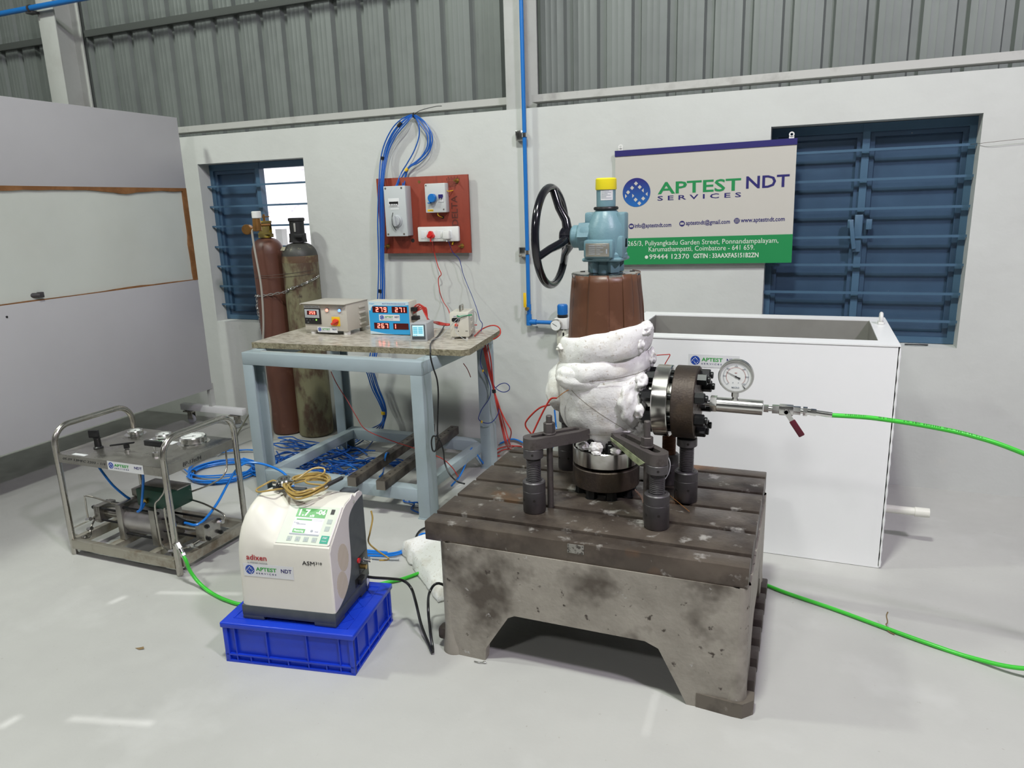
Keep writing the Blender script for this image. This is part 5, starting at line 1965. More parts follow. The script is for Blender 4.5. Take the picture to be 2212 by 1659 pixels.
for k in range(-3, 8):
    for s in (1, -1):
        MM = Matrix.Translation((.05 + k * .085, CD / 2, CH - .0025)) @ Matrix.Rotation(s * RAD(45), 4, 'Z')
        L_ = .2
        p0, p1 = MM @ Vector((0, -L_, 0)), MM @ Vector((0, L_, 0))
        # clip to the bead rectangle
        t0, t1 = 0.0, 1.0
        d = p1 - p0
        for ax, lo, hi in ((0, i0, CW - i0), (1, i0, CD - i0)):
            if abs(d[ax]) > 1e-9:
                a, b = sorted(((lo - p0[ax]) / d[ax], (hi - p0[ax]) / d[ax]))
                t0, t1 = max(t0, a), min(t1, b)
        if t1 - t0 > .05:
            q0, q1 = p0 + d * t0, p0 + d * t1
            m.box(-.0012, 0, 0, .0012, (q1 - q0).length, .0022, M=Matrix.Translation(q0) @ Matrix.Rotation(math.atan2(-(q1 - q0).x, (q1 - q0).y), 4, 'Z'))
part('lid_grid', m, CRATE, ld_)

# ------------------------------------------------------------------ leak detector
root = thing('leak_detector', 'cream bench-top leak detector reading 1.7 x10 -06 standing on the blue crate', 'leak detector', (-1.851, 1.847, CH), RAD(8.9), local=True)
AW, AD = .370, .285
m = MB()
m.box(-.002, -.003, .012, AW + .002, AD + .002, .056, b=.006)
for x0, x1 in ((0, .085), (AW - .085, AW)):
    for y0, y1 in ((0, .07), (AD - .07, AD)):
        m.box(x0, y0 - .002, .0004, x1, y1, .02, b=.003)
part('base', m, DGREYP, root)
PA = [(0, .05), (0, .14), (0, .23), (.001, .285), (.007, .322), (.020, .360), (.044, .396), (.074, .420), (.110, .435), (.148, .441), (.195, .437), (.240, .425), (.272, .405), (.285, .37), (.285, .2), (.285, .05)]
PB = [(0, .05), (0, .14), (0, .23), (0, .285), (.003, .304), (.012, .312), (.040, .334), (.075, .361), (.105, .384), (.130, .403), (.150, .414), (.195, .418), (.245, .413), (.275, .400), (.285, .2), (.285, .05)]
stations = []
for u, w, ins in ((.000, 0, .016), (.006, 0, .007), (.016, 0, .002), (.035, 0, 0), (.055, .10, 0), (.075, .26, 0), (.095, .47, 0), (.115, .68, 0), (.135, .86, 0), (.152, .97, 0), (.160, 1, 0), (.25, 1, 0), (.360, 1, 0), (.367, 1, .003), (AW, 1, .008)):
    row = []
    for (a, b), (c, d) in zip(PA, PB):
        y, z = a + (c - a) * w, b + (d - b) * w
        cy, cz = .14, .22
        if ins:
            L_ = math.hypot(y - cy, z - cz)
            y -= (y - cy) / L_ * ins
            z -= (z - cz) / L_ * ins if z > .1 else 0
        lean = .034 * max(0, (z - .2) / .24) ** 1.6 * (1 - u / .16 if u < .16 else 0)
        bulge = 0
        row.append((u + lean, y + bulge, z))
    stations.append(row)
m = MB()
K = len(PA)
v = [p for r in stations for p in r]
f = []
for i in range(len(stations) - 1):
    for j in range(K - 1):
        f.append((i * K + j, i * K + j + 1, (i + 1) * K + j + 1, (i + 1) * K + j))
f.append(tuple(range(K)))
f.append(tuple((len(stations) - 1) * K + j for j in range(K)))
m.add(v, f)
hb = part('housing', m, CREAM, root)
MSD = Matrix.Translation((AW, 0, 0)) @ Matrix(((0, 0, 1, 0), (1, 0, 0, 0), (0, 1, 0, 0), (0, 0, 0, 1)))
S_ = [(.006, .056), (.040, .062), (.080, .080), (.112, .104), (.136, .135), (.150, .175), (.155, .225), (.156, .290), (.160, .335), (.174, .360), (.205, .378), (.250, .388), (.287, .392)]
S_ = [(p.x, p.y) for p in spline([(a, b, 0) for a, b in S_], 4)]
part('side_cover', MB().prism(S_ + [(.287, .056)], -.003, .0025, MSD), DGREYP, root)
# side skin, pink light put in its colour, in front of the dark cover
sk = [(.004, .058)] + [(.004, .285), (.016, .306), (.128, .396), (.15, .407), (.19, .412), (.206, .425), (.216, .412), (.224, .405), (.240, .416), (.27, .413), (.286, .402), (.287, .392)]
part('side_skin', MB().prism([(a, b) for a, b in sk[::-1]] + S_, -.004, .0012, MSD), CREAMLIT, root)
part('hinge_cap', MB().lathe([(.006, 0), (.006, .002)], MSD @ Matrix.Translation((.212, .392, .001)), 14), STEELB, root)
for cy, cz in ((.094, .226), (.070, .130)):
    m = MB()
    for k in range(-10, 11):
        o = k * .0068
        # slanted slits clipped to an oval
        a_, b_ = .039, .051
        h2 = 1 - (k / 10.5) ** 2
        if h2 <= 0:
            continue
        hl = b_ * math.sqrt(h2)
        m.box(-.0008, -hl, 0, .0008, hl, .0006, M=MSD @ Matrix.Translation((cy + o * .56, cz - o * .3, .0012)) @ Matrix.Rotation(RAD(-8), 4, 'Z'))
    part('vent_grille', m, mat('vent_shadow', (.50, .43, .33), .7), root)
# console
MC = Matrix.Translation((.163, .0085, .3095)) @ Matrix.Rotation(RAD(37.6), 4, 'X')
CWd, CL = .198, .150
cn = part('console', MB().prism([(0, 0), (CWd, 0), (CWd, CL), (0, CL)], -.002, .0018, MC), CONS, root)
part('console_edge', MB().prism([(CWd, 0), (CWd + .006, .004), (CWd + .006, CL + .004), (CWd, CL)], -.004, .0035, MC).prism([(-.002, -.002), (0, 0), (0, CL), (-.002, CL)], -.002, .0022, MC), CREAMLIT, root)


def cb(m, x0, y0, x1, y1, h, mi=0, z0=.0017):
    m.prism([(x0, y0), (x1, y0), (x1, y1), (x0, y1)], z0, z0 + h, MC, mi)


sx0, sx1, sy0, sy1 = .038, .152, .034, .140
sc = part('screen', (lambda m: (cb(m, sx0, sy0, sx1, sy1, .0006), m)[1])(MB()), SCRW, root)
m = MB()
cb(m, sx0, .104, sx1, sy1, .0003, 0, .0023)
cb(m, .046, .092, .106, .098, .0003, 0, .0023)
cb(m, .046, .042, .094, .058, .0003, 0, .0023)
part('green_field', m, SCRG, sc)
L = MB()
MT = lambda x, y: MC @ Matrix.Translation((x, y, .0029))
fit(L, '1.7', .040, .036, MT(.048, .121), 0, bold=.02)
fit(L, 'x10', .017, .013, MT(.092, .111), 0, bold=.02)
fit(L, '-06', .036, .026, MT(.113, .126), 0, bold=.02)
fit(L, 'Measuring', .036, .011, MT(.052, .050), 0)
part('reading', L, mat('screen_bright', (.3, .3, .3), .3, emit=(1, 1, 1), estr=2.2), sc)
L = MB()
cb(L, .052, .075, .088, .078, .0003, 0, .0024)
cb(L, sx0, .034, sx1, .040, .0003, 0, .0023)
cb(L, .106, .092, .147, .0925, .0003, 0, .0024)
cb(L, .106, .0975, .147, .098, .0003, 0, .0024)
cb(L, .125, .092, .1256, .098, .0003, 0, .0024)
text(L, 'P inlet', .008, MT(.041, .081), 0)
L.lathe([(.005, 0), (.005, .0004)], MT(.120, .052), 16)
text(L, 'He4', .008, MT(.132, .050), 0)
part('screen_print', L, SCRK, sc)
for i, x in enumerate((.036, .068, .100, .132)):
    m = MB()
    cb(m, x, .010, x + .018, .028, .0012)
    k = part('soft_key', m, KEYG, root)
    q = MB()
    q.prism([(x + .004, .014), (x + .014, .014), (x + .009, .023)], .0029, .0031, MC)
    part('key_print', q, SCRK, k)
for y in (.056, .084):
    m = MB()
    cb(m, .166, y, .184, y + .018, .0012)
    part('soft_key', m, KEYG, root)
m = MB()
cb(m, .164, .008, .194, .038, .0012)
k = part('start_key', m, KEYGR, root)
L = MB()
fit(L, 'START', .018, .009, MT(.170, .029), 0, bold=.02)
fit(L, 'STAND-BY', .019, .006, MT(.1695, .017), 0)
part('lettering', L, STICK, k)
m = MB()
cb(m, .168, .122, .182, .142, .0010)
part('data_port', m, BLACKP, root)
# front badges
FB = -.0085
L = MB()
fit(L, 'adixen', .080, .029, FRONT(.043, -.0012, .248), 0, bold=.01)
fit(L, 'by PFEIFFER VACUUM', .078, .0085, FRONT(.046, -.0012, .228), 1)
part('maker_badge', L, [PRINTR, SCRK], root)
L = MB()
fit(L, 'ASM', .048, .022, FRONT(.262, -.0012, .243), 0)
fit(L, '310', .024, .014, FRONT(.314, -.0012, .246), 0)
part('model_badge', L, PRINT, root)
sticker(root, FRONT(.026, -.0008, .174), .198, .050)
# right hand connections
m = MB()
m.box(AW - .004, .205, .100, AW + .0035, .284, .170, b=.002)
m.box(AW - .004, .165, .062, AW + .0035, .284, .098, b=.002)
part('connector_recess', m, BLACKP, root)
m = MB()
m.hexa((AW + .002, .216, .158), (AW + .020, .216, .158), .009)
m.cyl((AW + .018, .216, .158), (AW + .050, .216, .156), .0065, n=14)
part('inlet_port', m, STEELB, root)
m = MB()
m.cyl((AW + .002, .222, .126), (AW + .026, .222, .126), .009, n=16)
part('exhaust_port', m, BRASS, root)
part('red_collar', MB().cyl((AW + .002, .205, .158), (AW + .008, .205, .158), .010, n=16), REDP, root)
m = MB()
m.box(AW, .185, .068, AW + .018, .225, .092, b=.003)
part('power_inlet', m, BLACKP, root)
m = MB()
m.prism([(.262, .02), (.286, .03), (.286, .06), (.262, .05)], .0025, .003, MSD)
part('rating_label', m, STICK, root)
m = MB()
m.box(AW - .30, .17, .440, AW - .17, .19, .447)
part('handle_recess', m, DGREYP, root)
m = MB()
m.box(.30, .245, .405, .362, .283, .4195, b=.003)
part('rear_top_trim', m, DGREYP, root)

# coiled amber sniffer hose on top of the detector (local frame of the detector)
root = thing('sniffer_hose', 'coil of amber sniffer hose with black probe lying on the leak detector', 'hose', (-1.851, 1.847, CH), RAD(8.9), local=True)
random.seed(3)
pts = [(.085, .185, .462), (.060, .190, .466), (.034, .165, .455), (.028, .130, .452), (.052, .110, .452), (.11, .115, .462)]
for k in range(9):
    ru, rv = random.uniform(.066, .084), random.uniform(.066, .088)
    cu, cv = .196 + random.uniform(-.008, .008), .200 + random.uniform(-.010, .010)
    for j in range(10):
        a = PI + 2 * PI * j / 10
        vv_ = cv + rv * math.sin(a) + .25 * ru * math.cos(a)
        zz = .430 + .0045 * k + random.uniform(0, .004)
        base = .440 if vv_ > .14 else .440 - (0.14 - vv_) * .70
        pts.append((cu + ru * math.cos(a) - .25 * rv * math.sin(a), vv_, base + .0045 * (k % 5) + (.010 if k > 4 else 0) + random.uniform(0, .006)))
pts += [(.150, .20, .47), (.19, .255, .495), (.228, .275, .492), (.235, .250, .478), (.20, .19, .478), (.22, .165, .474), (.275, .185, .462)]
part('hose', MB().tube(pts, .0036, 8, smooth=4), TAN, root)
m = MB()
m.lathe([(.012, 0), (.026, .001), (.028, .005), (.028, .017), (.024, .022), (.013, .022), (.013, .012), (.001, .012)], Matrix.Translation((.107, .195, .455)) @ Matrix.Rotation(RAD(8), 4, 'X'), 32)
m.box(.128, .176, .456, .150, .192, .474, b=.003)
m.box(.072, .165, .456, .090, .178, .470, b=.003)
part('flange_clamp', m, STEELB, root)
m = MB()
a, b = Vector((.281, .190, .460)), Vector((.316, .250, .470))
m.cyl(a, b, .0085, .0075, n=16, c=.002)
pr_ = part('probe_handle', m, RUBBER, root)
m = MB()
m.cyl(b, b + (b - a).normalized() * .05, .0012, n=8)
m.cyl(b, b + (b - a).normalized() * .006, .004, n=10)
part('probe_needle', m, STEELB, pr_)
part('probe_ferrule', MB().cyl(a - (b - a).normalized() * .014, a, .007, n=14), STEELB, pr_)
part('clamp_lever', MB().box(.085, .150, .4465, .105, .172, .4545, b=.002), BLACKP, root)


PATHS = {
'green_hose': [(0.093,2.61,0.88),(0.171,2.61,0.881),(0.241,2.61,0.879),(0.377,2.61,0.866),(0.509,2.61,0.844),(0.654,2.61,0.799)],
'green_floor': [(0.745,2.633,0.04),(0.608,2.696,0.009),(0.471,2.746,0.009),(0.324,2.811,0.009),(0.164,2.884,0.009),(-0.011,2.953,0.009),(-0.136,3.013,0.009)],
'green_mid': [(-1.591,2.549,0.009),(-1.642,2.496,0.009),(-1.701,2.438,0.009)],
'green_left': [(-2.119,2.133,0.009),(-2.22,2.134,0.009),(-2.336,2.163,0.009),(-2.429,2.189,0.03),(-2.468,2.188,0.08),(-2.469,2.177,0.13)],
'wb1': [(-2.868,4.31,0.482),(-2.819,4.31,0.638),(-2.773,4.34,0.864),(-2.727,4.32,1.092),(-2.711,4.32,1.28),(-2.694,4.32,1.525),(-2.67,4.32,1.764),(-2.654,4.36,1.955),(-2.588,4.36,2.076),(-2.503,4.36,2.153),(-2.432,4.39,2.19),(-2.352,4.38,2.147),(-2.306,4.38,2.079),(-2.3,4.38,2.023),(-2.331,4.38,1.953),(-2.402,4.38,1.9),(-2.476,4.38,1.871),(-2.54,4.38,1.813),(-2.568,4.33,1.748)],
'wb2': [(-2.848,4.31,0.483),(-2.8,4.31,0.639),(-2.754,4.34,0.865),(-2.708,4.32,1.093),(-2.696,4.32,1.28),(-2.675,4.32,1.525),(-2.657,4.32,1.763),(-2.636,4.36,1.954),(-2.571,4.36,2.066),(-2.486,4.36,2.143),(-2.432,4.39,2.186),(-2.366,4.38,2.142),(-2.323,4.38,2.072),(-2.32,4.38,2.015),(-2.351,4.38,1.955),(-2.423,4.38,1.901),(-2.487,4.38,1.863),(-2.528,4.38,1.789),(-2.513,4.33,1.743)],
'wb3': [(-2.887,4.31,0.481),(-2.839,4.31,0.637),(-2.793,4.34,0.864),(-2.746,4.32,1.092),(-2.726,4.32,1.28),(-2.712,4.32,1.526),(-2.683,4.32,1.764),(-2.672,4.36,1.956),(-2.605,4.36,2.083),(-2.52,4.36,2.16),(-2.432,4.39,2.193),(-2.389,4.38,2.141),(-2.337,4.38,2.067),(-2.342,4.38,1.988),(-2.405,4.38,1.914),(-2.48,4.38,1.869),(-2.513,4.38,1.803),(-2.502,4.33,1.743)],
'wb4': [(-2.835,4.31,0.484),(-2.787,4.31,0.639),(-2.741,4.34,0.865),(-2.695,4.32,1.093),(-2.686,4.32,1.28),(-2.663,4.32,1.525),(-2.649,4.32,1.763),(-2.624,4.36,1.954),(-2.56,4.36,2.06),(-2.475,4.36,2.137),(-2.432,4.39,2.183),(-2.393,4.38,2.133),(-2.395,4.38,2.057),(-2.435,4.38,1.973),(-2.492,4.38,1.898),(-2.545,4.38,1.834),(-2.561,4.33,1.751)],
'wb5': [(-2.854,4.31,0.482),(-2.806,4.31,0.639),(-2.761,4.34,0.865),(-2.714,4.32,1.093),(-2.701,4.32,1.28),(-2.682,4.32,1.525),(-2.662,4.32,1.764),(-2.642,4.36,1.955),(-2.576,4.36,2.078),(-2.491,4.36,2.155),(-2.432,4.39,2.191),(-2.371,4.38,2.16),(-2.324,4.38,2.109),(-2.312,4.38,2.038),(-2.329,4.38,1.976),(-2.422,4.38,1.907),(-2.48,4.38,1.875),(-2.547,4.38,1.807),(-2.554,4.33,1.748)],
'lb0': [(-2.868,4.31,0.482),(-2.835,4.31,0.368),(-2.79,4.31,0.269),(-2.77,4.31,0.192),(-2.787,4.31,0.125),(-2.773,4.2,0.11),(-2.792,4.1,0.115),(-2.963,4.217,0.012),(-2.965,4.032,0.012)],
'lb1': [(-2.852,4.31,0.483),(-2.82,4.31,0.369),(-2.778,4.31,0.27),(-2.762,4.31,0.193),(-2.78,4.31,0.125),(-2.758,4.2,0.105),(-2.777,4.1,0.109),(-2.938,4.18,0.012),(-2.953,4.015,0.012)],
'lb2': [(-2.837,4.31,0.483),(-2.804,4.31,0.37),(-2.765,4.31,0.271),(-2.754,4.31,0.193),(-2.774,4.31,0.126),(-2.744,4.2,0.099),(-2.763,4.1,0.104),(-2.914,4.144,0.012),(-2.941,3.998,0.012)],
'lb3': [(-2.883,4.31,0.481),(-2.851,4.31,0.367),(-2.802,4.31,0.268),(-2.777,4.31,0.191),(-2.793,4.31,0.124),(-2.787,4.2,0.119),(-2.806,4.1,0.124),(-3.001,4.274,0.012),(-2.983,4.058,0.012)],
'lb4': [(-2.825,4.31,0.484),(-2.793,4.31,0.371),(-2.756,4.31,0.272),(-2.748,4.31,0.194),(-2.77,4.31,0.126),(-2.733,4.2,0.09),(-2.752,4.1,0.095),(-2.878,4.09,0.012),(-2.923,3.972,0.012)],
'lb5': [(-2.852,4.31,0.483),(-2.821,4.31,0.352),(-2.777,4.31,0.236),(-2.773,4.31,0.15),(-2.742,4.2,0.116),(-2.81,4.209,0.015),(-2.746,3.986,0.015),(-2.752,3.885,0.015)],
'redcord': [(-2.297,4.3,1.394),(-2.319,4.36,1.322),(-2.297,4.36,1.231),(-2.276,4.36,1.179),(-2.299,4.36,1.148),(-2.294,4.36,1.062),(-2.27,4.36,0.994),(-2.053,4.0,0.999),(-1.933,3.8,0.97)],
'bluewire': [(-2.179,4.3,1.393),(-2.183,4.36,1.321),(-2.138,4.36,1.276),(-2.116,4.36,1.186),(-2.092,4.36,1.12),(-1.981,4.2,1.056),(-1.789,3.85,1.026),(-1.751,3.8,0.975),(-1.735,3.8,0.949)],
'rw0': [(-2.124,3.7,1.042),(-2.108,3.7,1.061),(-2.077,3.7,1.067),(-2.053,3.7,1.019),(-2.028,3.7,0.982),(-2.148,4.028,0.9),(-2.063,3.99,0.9),(-2.03,4.051,0.9),(-1.884,4.043,0.9)],
'rw1': [(-2.125,3.7,1.033),(-2.096,3.7,1.055),(-2.065,3.7,1.061),(-2.047,3.7,1.014),(-2.028,3.7,0.979),(-2.162,4.056,0.9),(-2.073,4.01,0.9),(-2.03,4.051,0.9),(-1.884,4.043,0.9)],
'rw2': [(-2.126,3.7,1.025),(-2.084,3.7,1.048),(-2.054,3.7,1.055),(-2.041,3.7,1.009),(-2.029,3.7,0.976),(-2.176,4.083,0.9),(-2.084,4.03,0.9),(-2.03,4.051,0.9),(-1.884,4.043,0.9)],
'rw3': [(-2.126,3.7,1.016),(-2.073,3.7,1.042),(-2.042,3.7,1.049),(-2.036,3.7,1.004),(-2.029,3.7,0.973),(-2.191,4.111,0.9),(-2.094,4.05,0.9),(-2.03,4.051,0.9),(-1.884,4.043,0.9)],
'redloop': [(-1.783,3.889,0.9),(-1.713,3.854,0.93),(-1.675,3.861,0.93),(-1.644,3.843,0.915),(-1.627,3.8,0.893),(-1.657,3.8,0.868),(-1.686,3.8,0.859)],
'rh0': [(-1.797,3.93,0.803),(-1.782,3.93,0.724),(-1.764,3.93,0.631),(-1.743,3.93,0.555),(-1.733,3.93,0.504),(-1.718,3.93,0.417),(-1.768,4.1,0.246),(-1.743,4.1,0.131),(-1.83,4.35,0.01)],
'rh1': [(-1.79,3.93,0.803),(-1.776,3.93,0.725),(-1.76,3.93,0.632),(-1.74,3.93,0.555),(-1.731,3.93,0.504),(-1.712,3.93,0.418),(-1.759,4.1,0.247),(-1.732,4.1,0.132),(-1.825,4.371,0.01)],
'rh2': [(-1.781,3.93,0.804),(-1.766,3.93,0.725),(-1.754,3.93,0.632),(-1.737,3.93,0.555),(-1.728,3.93,0.504),(-1.702,3.93,0.419),(-1.745,4.1,0.248),(-1.714,4.1,0.133),(-1.793,4.341,0.01)],
'rh3': [(-1.766,3.93,0.804),(-1.749,3.93,0.718),(-1.743,3.93,0.632),(-1.737,3.93,0.547),(-1.714,3.93,0.447),(-1.671,3.93,0.348),(-1.631,3.93,0.272),(-1.844,4.4,0.03),(-1.799,4.39,0.01)],
'bh0': [(-1.778,3.93,0.809),(-1.808,3.93,0.757),(-1.817,3.93,0.686),(-1.803,3.93,0.643),(-1.772,3.93,0.594),(-1.756,3.93,0.525),(-1.771,3.93,0.466),(-1.817,3.93,0.404),(-1.844,3.93,0.349),(-1.839,3.93,0.325),(-1.802,3.93,0.311),(-1.758,3.93,0.32),(-1.72,3.93,0.365),(-1.705,3.93,0.418),(-1.722,3.93,0.475),(-1.732,3.93,0.518)],
'bh1': [(-1.762,3.935,0.809),(-1.771,3.935,0.744),(-1.754,3.935,0.645),(-1.739,3.935,0.56),(-1.713,3.935,0.527),(-1.674,3.935,0.515),(-1.64,3.935,0.529),(-1.636,3.935,0.555),(-1.66,3.935,0.571),(-1.696,3.935,0.562),(-1.727,3.935,0.537)],
'redfloor': [(-1.844,4.106,0.012),(-1.886,4.227,0.012),(-1.889,4.305,0.012),(-1.852,4.378,0.012),(-1.798,4.4,0.012),(-1.751,4.398,0.012),(-1.747,4.328,0.012),(-1.829,4.323,0.012),(-1.858,4.255,0.012),(-1.852,4.179,0.012),(-1.819,4.179,0.012)],
'bluehose_wall': [(-1.46,4.25,0.336),(-1.452,4.25,0.229),(-1.43,4.2,0.153),(-1.531,4.273,0.01)],
'bluetube_r': [(-1.911,4.4,0.02),(-1.818,4.4,0.06),(-1.732,4.4,0.04)],
'blackbench': [(-2.095,4.021,0.897),(-2.027,3.858,0.897),(-1.941,3.633,0.897),(-1.904,3.507,0.897),(-1.842,3.365,0.905),(-1.71,3.12,0.926),(-1.712,3.12,0.891),(-1.7,3.12,0.838),(-1.683,3.12,0.78),(-1.68,3.12,0.709),(-1.688,3.12,0.613),(-1.696,3.12,0.527),(-1.696,3.12,0.479),(-1.682,3.12,0.455),(-1.669,3.12,0.407),(-1.665,3.12,0.346),(-1.629,3.1,0.295),(-1.589,3.1,0.262),(-1.525,3.05,0.276)],
'blackloop': [(-1.692,3.115,0.505),(-1.701,3.115,0.487),(-1.722,3.115,0.483),(-1.732,3.115,0.452),(-1.729,3.115,0.413),(-1.717,3.115,0.404),(-1.702,3.115,0.43),(-1.692,3.115,0.468),(-1.683,3.115,0.476)],
'redunder': [(-2.665,3.6,0.659),(-2.593,3.55,0.597),(-2.525,3.55,0.493),(-2.474,3.55,0.405),(-2.416,3.55,0.329),(-2.164,3.4,0.335),(-2.002,3.4,0.301),(-1.79,3.3,0.302),(-1.723,3.3,0.257),(-1.684,3.3,0.203)],
'redbehind': [(-1.991,4.05,0.652),(-1.964,4.05,0.614),(-1.944,4.05,0.565)],
'bluerail1': [(-2.381,3.605,0.012),(-2.39,3.664,0.02),(-2.212,3.415,0.2),(-2.208,3.44,0.24),(-2.317,3.678,0.12),(-2.371,3.847,0.02)],
'bluerail2': [(-1.887,3.601,0.012),(-1.86,3.677,0.06),(-1.856,3.786,0.14),(-1.872,3.875,0.16),(-1.851,3.907,0.1),(-1.841,3.974,0.02)],
'asm_power': [(-1.496,2.134,0.245),(-1.466,2.137,0.245),(-1.412,2.148,0.245),(-1.399,2.224,0.2),(-1.34,2.184,0.2),(-1.346,2.221,0.12),(-1.305,2.183,0.05),(-1.252,2.136,0.014),(-1.209,2.089,0.014),(-1.227,2.123,0.014),(-1.25,2.152,0.06),(-1.258,2.162,0.14),(-1.31,2.27,0.14),(-1.282,2.298,0.17)],
'tanline': [(-1.486,2.176,0.5),(-1.478,2.169,0.47),(-1.483,2.152,0.42),(-1.517,2.188,0.36),(-1.486,2.192,0.33),(-1.413,2.152,0.33),(-1.426,2.169,0.31),(-1.454,2.156,0.31)],
'bluefloor2': [(-1.903,2.702,0.012),(-1.825,2.713,0.012),(-1.764,2.739,0.012),(-1.731,2.791,0.012),(-1.719,2.884,0.012),(-1.717,2.984,0.012)],
'bluefloor3': [(-1.884,2.673,0.012),(-1.808,2.694,0.012),(-1.75,2.723,0.012),(-1.719,2.779,0.012),(-1.707,2.872,0.012),(-1.697,2.957,0.012)],
'greyfloor': [(-1.846,2.666,0.01),(-1.778,2.679,0.01),(-1.709,2.697,0.01)],
'blackfloor': [(-1.749,3.054,0.012),(-1.764,3.003,0.012),(-1.747,2.929,0.012),(-1.708,2.877,0.012),(-1.654,2.868,0.012)],
'thinfloor': [(-3.686,4.049,0.008),(-3.709,3.93,0.008),(-3.708,3.789,0.008),(-3.678,3.624,0.008)],
'greycyl': [(-3.879,4.2,0.146),(-3.937,4.142,0.03),(-3.863,3.997,0.008)],
'cylhose': [(-3.537,4.05,1.496),(-3.538,4.05,1.412),(-3.526,4.05,1.271),(-3.515,4.05,1.145),(-3.517,4.05,1.017),(-3.527,4.05,0.887),(-3.541,4.05,0.788),(-3.567,4.05,0.654),(-3.59,4.05,0.519)],
'chain': [(-3.521,4.0,0.998),(-3.404,4.0,1.019),(-3.283,4.0,1.046),(-3.165,4.0,1.079),(-3.059,4.0,1.118),(-3.064,4.1,1.138),(-3.035,4.1,1.166)],
'chainhang1': [(-3.548,4.0,1.003),(-3.565,4.0,0.942),(-3.565,4.0,0.861),(-3.569,4.0,0.747)],
'chainhang2': [(-3.453,3.93,0.996),(-3.458,3.93,0.907),(-3.456,3.93,0.812),(-3.454,3.93,0.763)],
'tie1': [(-0.803,2.42,1.095),(-0.739,2.42,1.057),(-0.672,2.42,0.985),(-0.622,2.42,0.921),(-0.56,2.42,0.867)],
'tcl': [(-0.787,2.45,0.95),(-0.81,2.45,0.935),(-0.832,2.45,0.916)],
'tclred': [(-0.849,2.5,0.902),(-0.873,2.5,0.897),(-0.895,2.5,0.863),(-0.92,2.5,0.815),(-0.95,2.5,0.752)],
'tclred2': [(-0.925,2.65,0.832),(-0.975,2.65,0.813),(-1.025,2.65,0.764),(-1.036,2.65,0.734),(-1.011,2.65,0.701)],
'tcr': [(-0.559,2.7,1.025),(-0.525,2.7,1.039),(-0.481,2.7,1.045),(-0.469,2.7,1.044),(-0.481,2.7,1.02),(-0.488,2.7,1.006)],
'brownwire': [(-0.445,2.61,0.524),(-0.35,2.478,0.524)],
'whitewire': [(-0.416,2.37,0.771),(-0.404,2.37,0.739),(-0.407,2.37,0.705),(-0.419,2.37,0.679)],
'lead1': [(-0.667,2.955,0.53),(-0.617,2.822,0.56),(-0.585,2.789,0.535),(-0.575,2.776,0.535)],
}
# ------------------------------------------------------------------ hoses and cables


def cable(name, label, cat, path, r, mt, smooth=6, n=8):
    pts = PATHS[path] if isinstance(path, str) else path
    return solo(name, label, cat, MB().tube(pts, r, n, smooth=smooth), mt)


def strands(name, label, cat, keys, r, mt, strand='strand', smooth=6):
    p0 = PATHS[keys[0]][0]
    t = thing(name, label, cat, (p0[0], p0[1], 0))
    for k in keys:
        part(strand, MB().tube(PATHS[k], r, 8, smooth=smooth), mt, t)
    return t


# green high-pressure hose: pump cart, floor, behind the table, out to the right and back to the valve
hp = thing('high_pressure_hose', 'bright green high-pressure hose from the pump cart across the floor to the ball valve', 'hose', (-2.47, 2.18, 0))
pts = [(-2.500, 2.185, .175)] + PATHS['green_left'][::-1] + [(-1.98, 2.20, .009), (-1.85, 2.31, .009)] + PATHS['green_mid'][::-1]
pts += [(-1.50, 2.70, .009), (-1.28, 3.02, .009), (-.9, 3.20, .009), (-.45, 3.14, .009)] + PATHS['green_floor'][::-1]
pts += [(.90, 2.62, .10), (1.05, 2.62, .28), (1.08, 2.62, .50), (.98, 2.615, .66)] + PATHS['green_hose'][::-1] + [(.062, 2.61, .882)]
part('hose', MB().tube(pts, .0078, 12, smooth=10), GREENH, hp)
m = MB()
m.cyl((.018, 2.61, .8865), (.032, 2.61, .886), .011, n=14)
m.hexa((.028, 2.61, .886), (.046, 2.61, .885), .0125)
m.cyl((.046, 2.61, .885), (.096, 2.61, .881), .0092, n=16)
part('end_fitting', m, STEELB, hp)
m = MB()
m.hexa((-2.520, 2.190, .200), (-2.505, 2.187, .180), .013)
m.cyl((-2.506, 2.187, .182), (-2.476, 2.180, .140), .0095, n=16)
m.hexa((-2.49, 2.184, .160), (-2.483, 2.182, .150), .013)
m.cyl((-2.595, 2.24, .160), (-2.520, 2.192, .200), .009, n=14)
part('end_fitting', m, STEELB, hp)
P = spline(PATHS['green_hose'], 40)
cum = [0]
for a, b in zip(P, P[1:]):
    cum.append(cum[-1] + (b - a).length)
L = MB()
s = .045
msg = 'POLYHOSE PH902-04 ULTRA HIGH PRESSURE HOSE W.P.- 1000 BAR     1002402504'[::-1]
for c in msg:
    while True:
        i = next((k for k in range(len(cum)) if cum[k] >= s), None)
        break
    if i is None or i + 1 >= len(P):
        break
    if c != ' ':
        d = (P[i + 1] - P[i]).normalized()
        up = Vector((0, -.55, .83))
        up = (up - d * up.dot(d)).normalized()
        x = -d
        zt_ = up
        y = zt_.cross(x)
        M_ = Matrix((x, y, zt_)).transposed().to_4x4()
        M_.translation = P[i] + up * .0080
        text(L, c, .0078, M_, 0, 'CENTER', ext=.0002)
    s += .0066
part('printed_line', L, PRINT, hp)

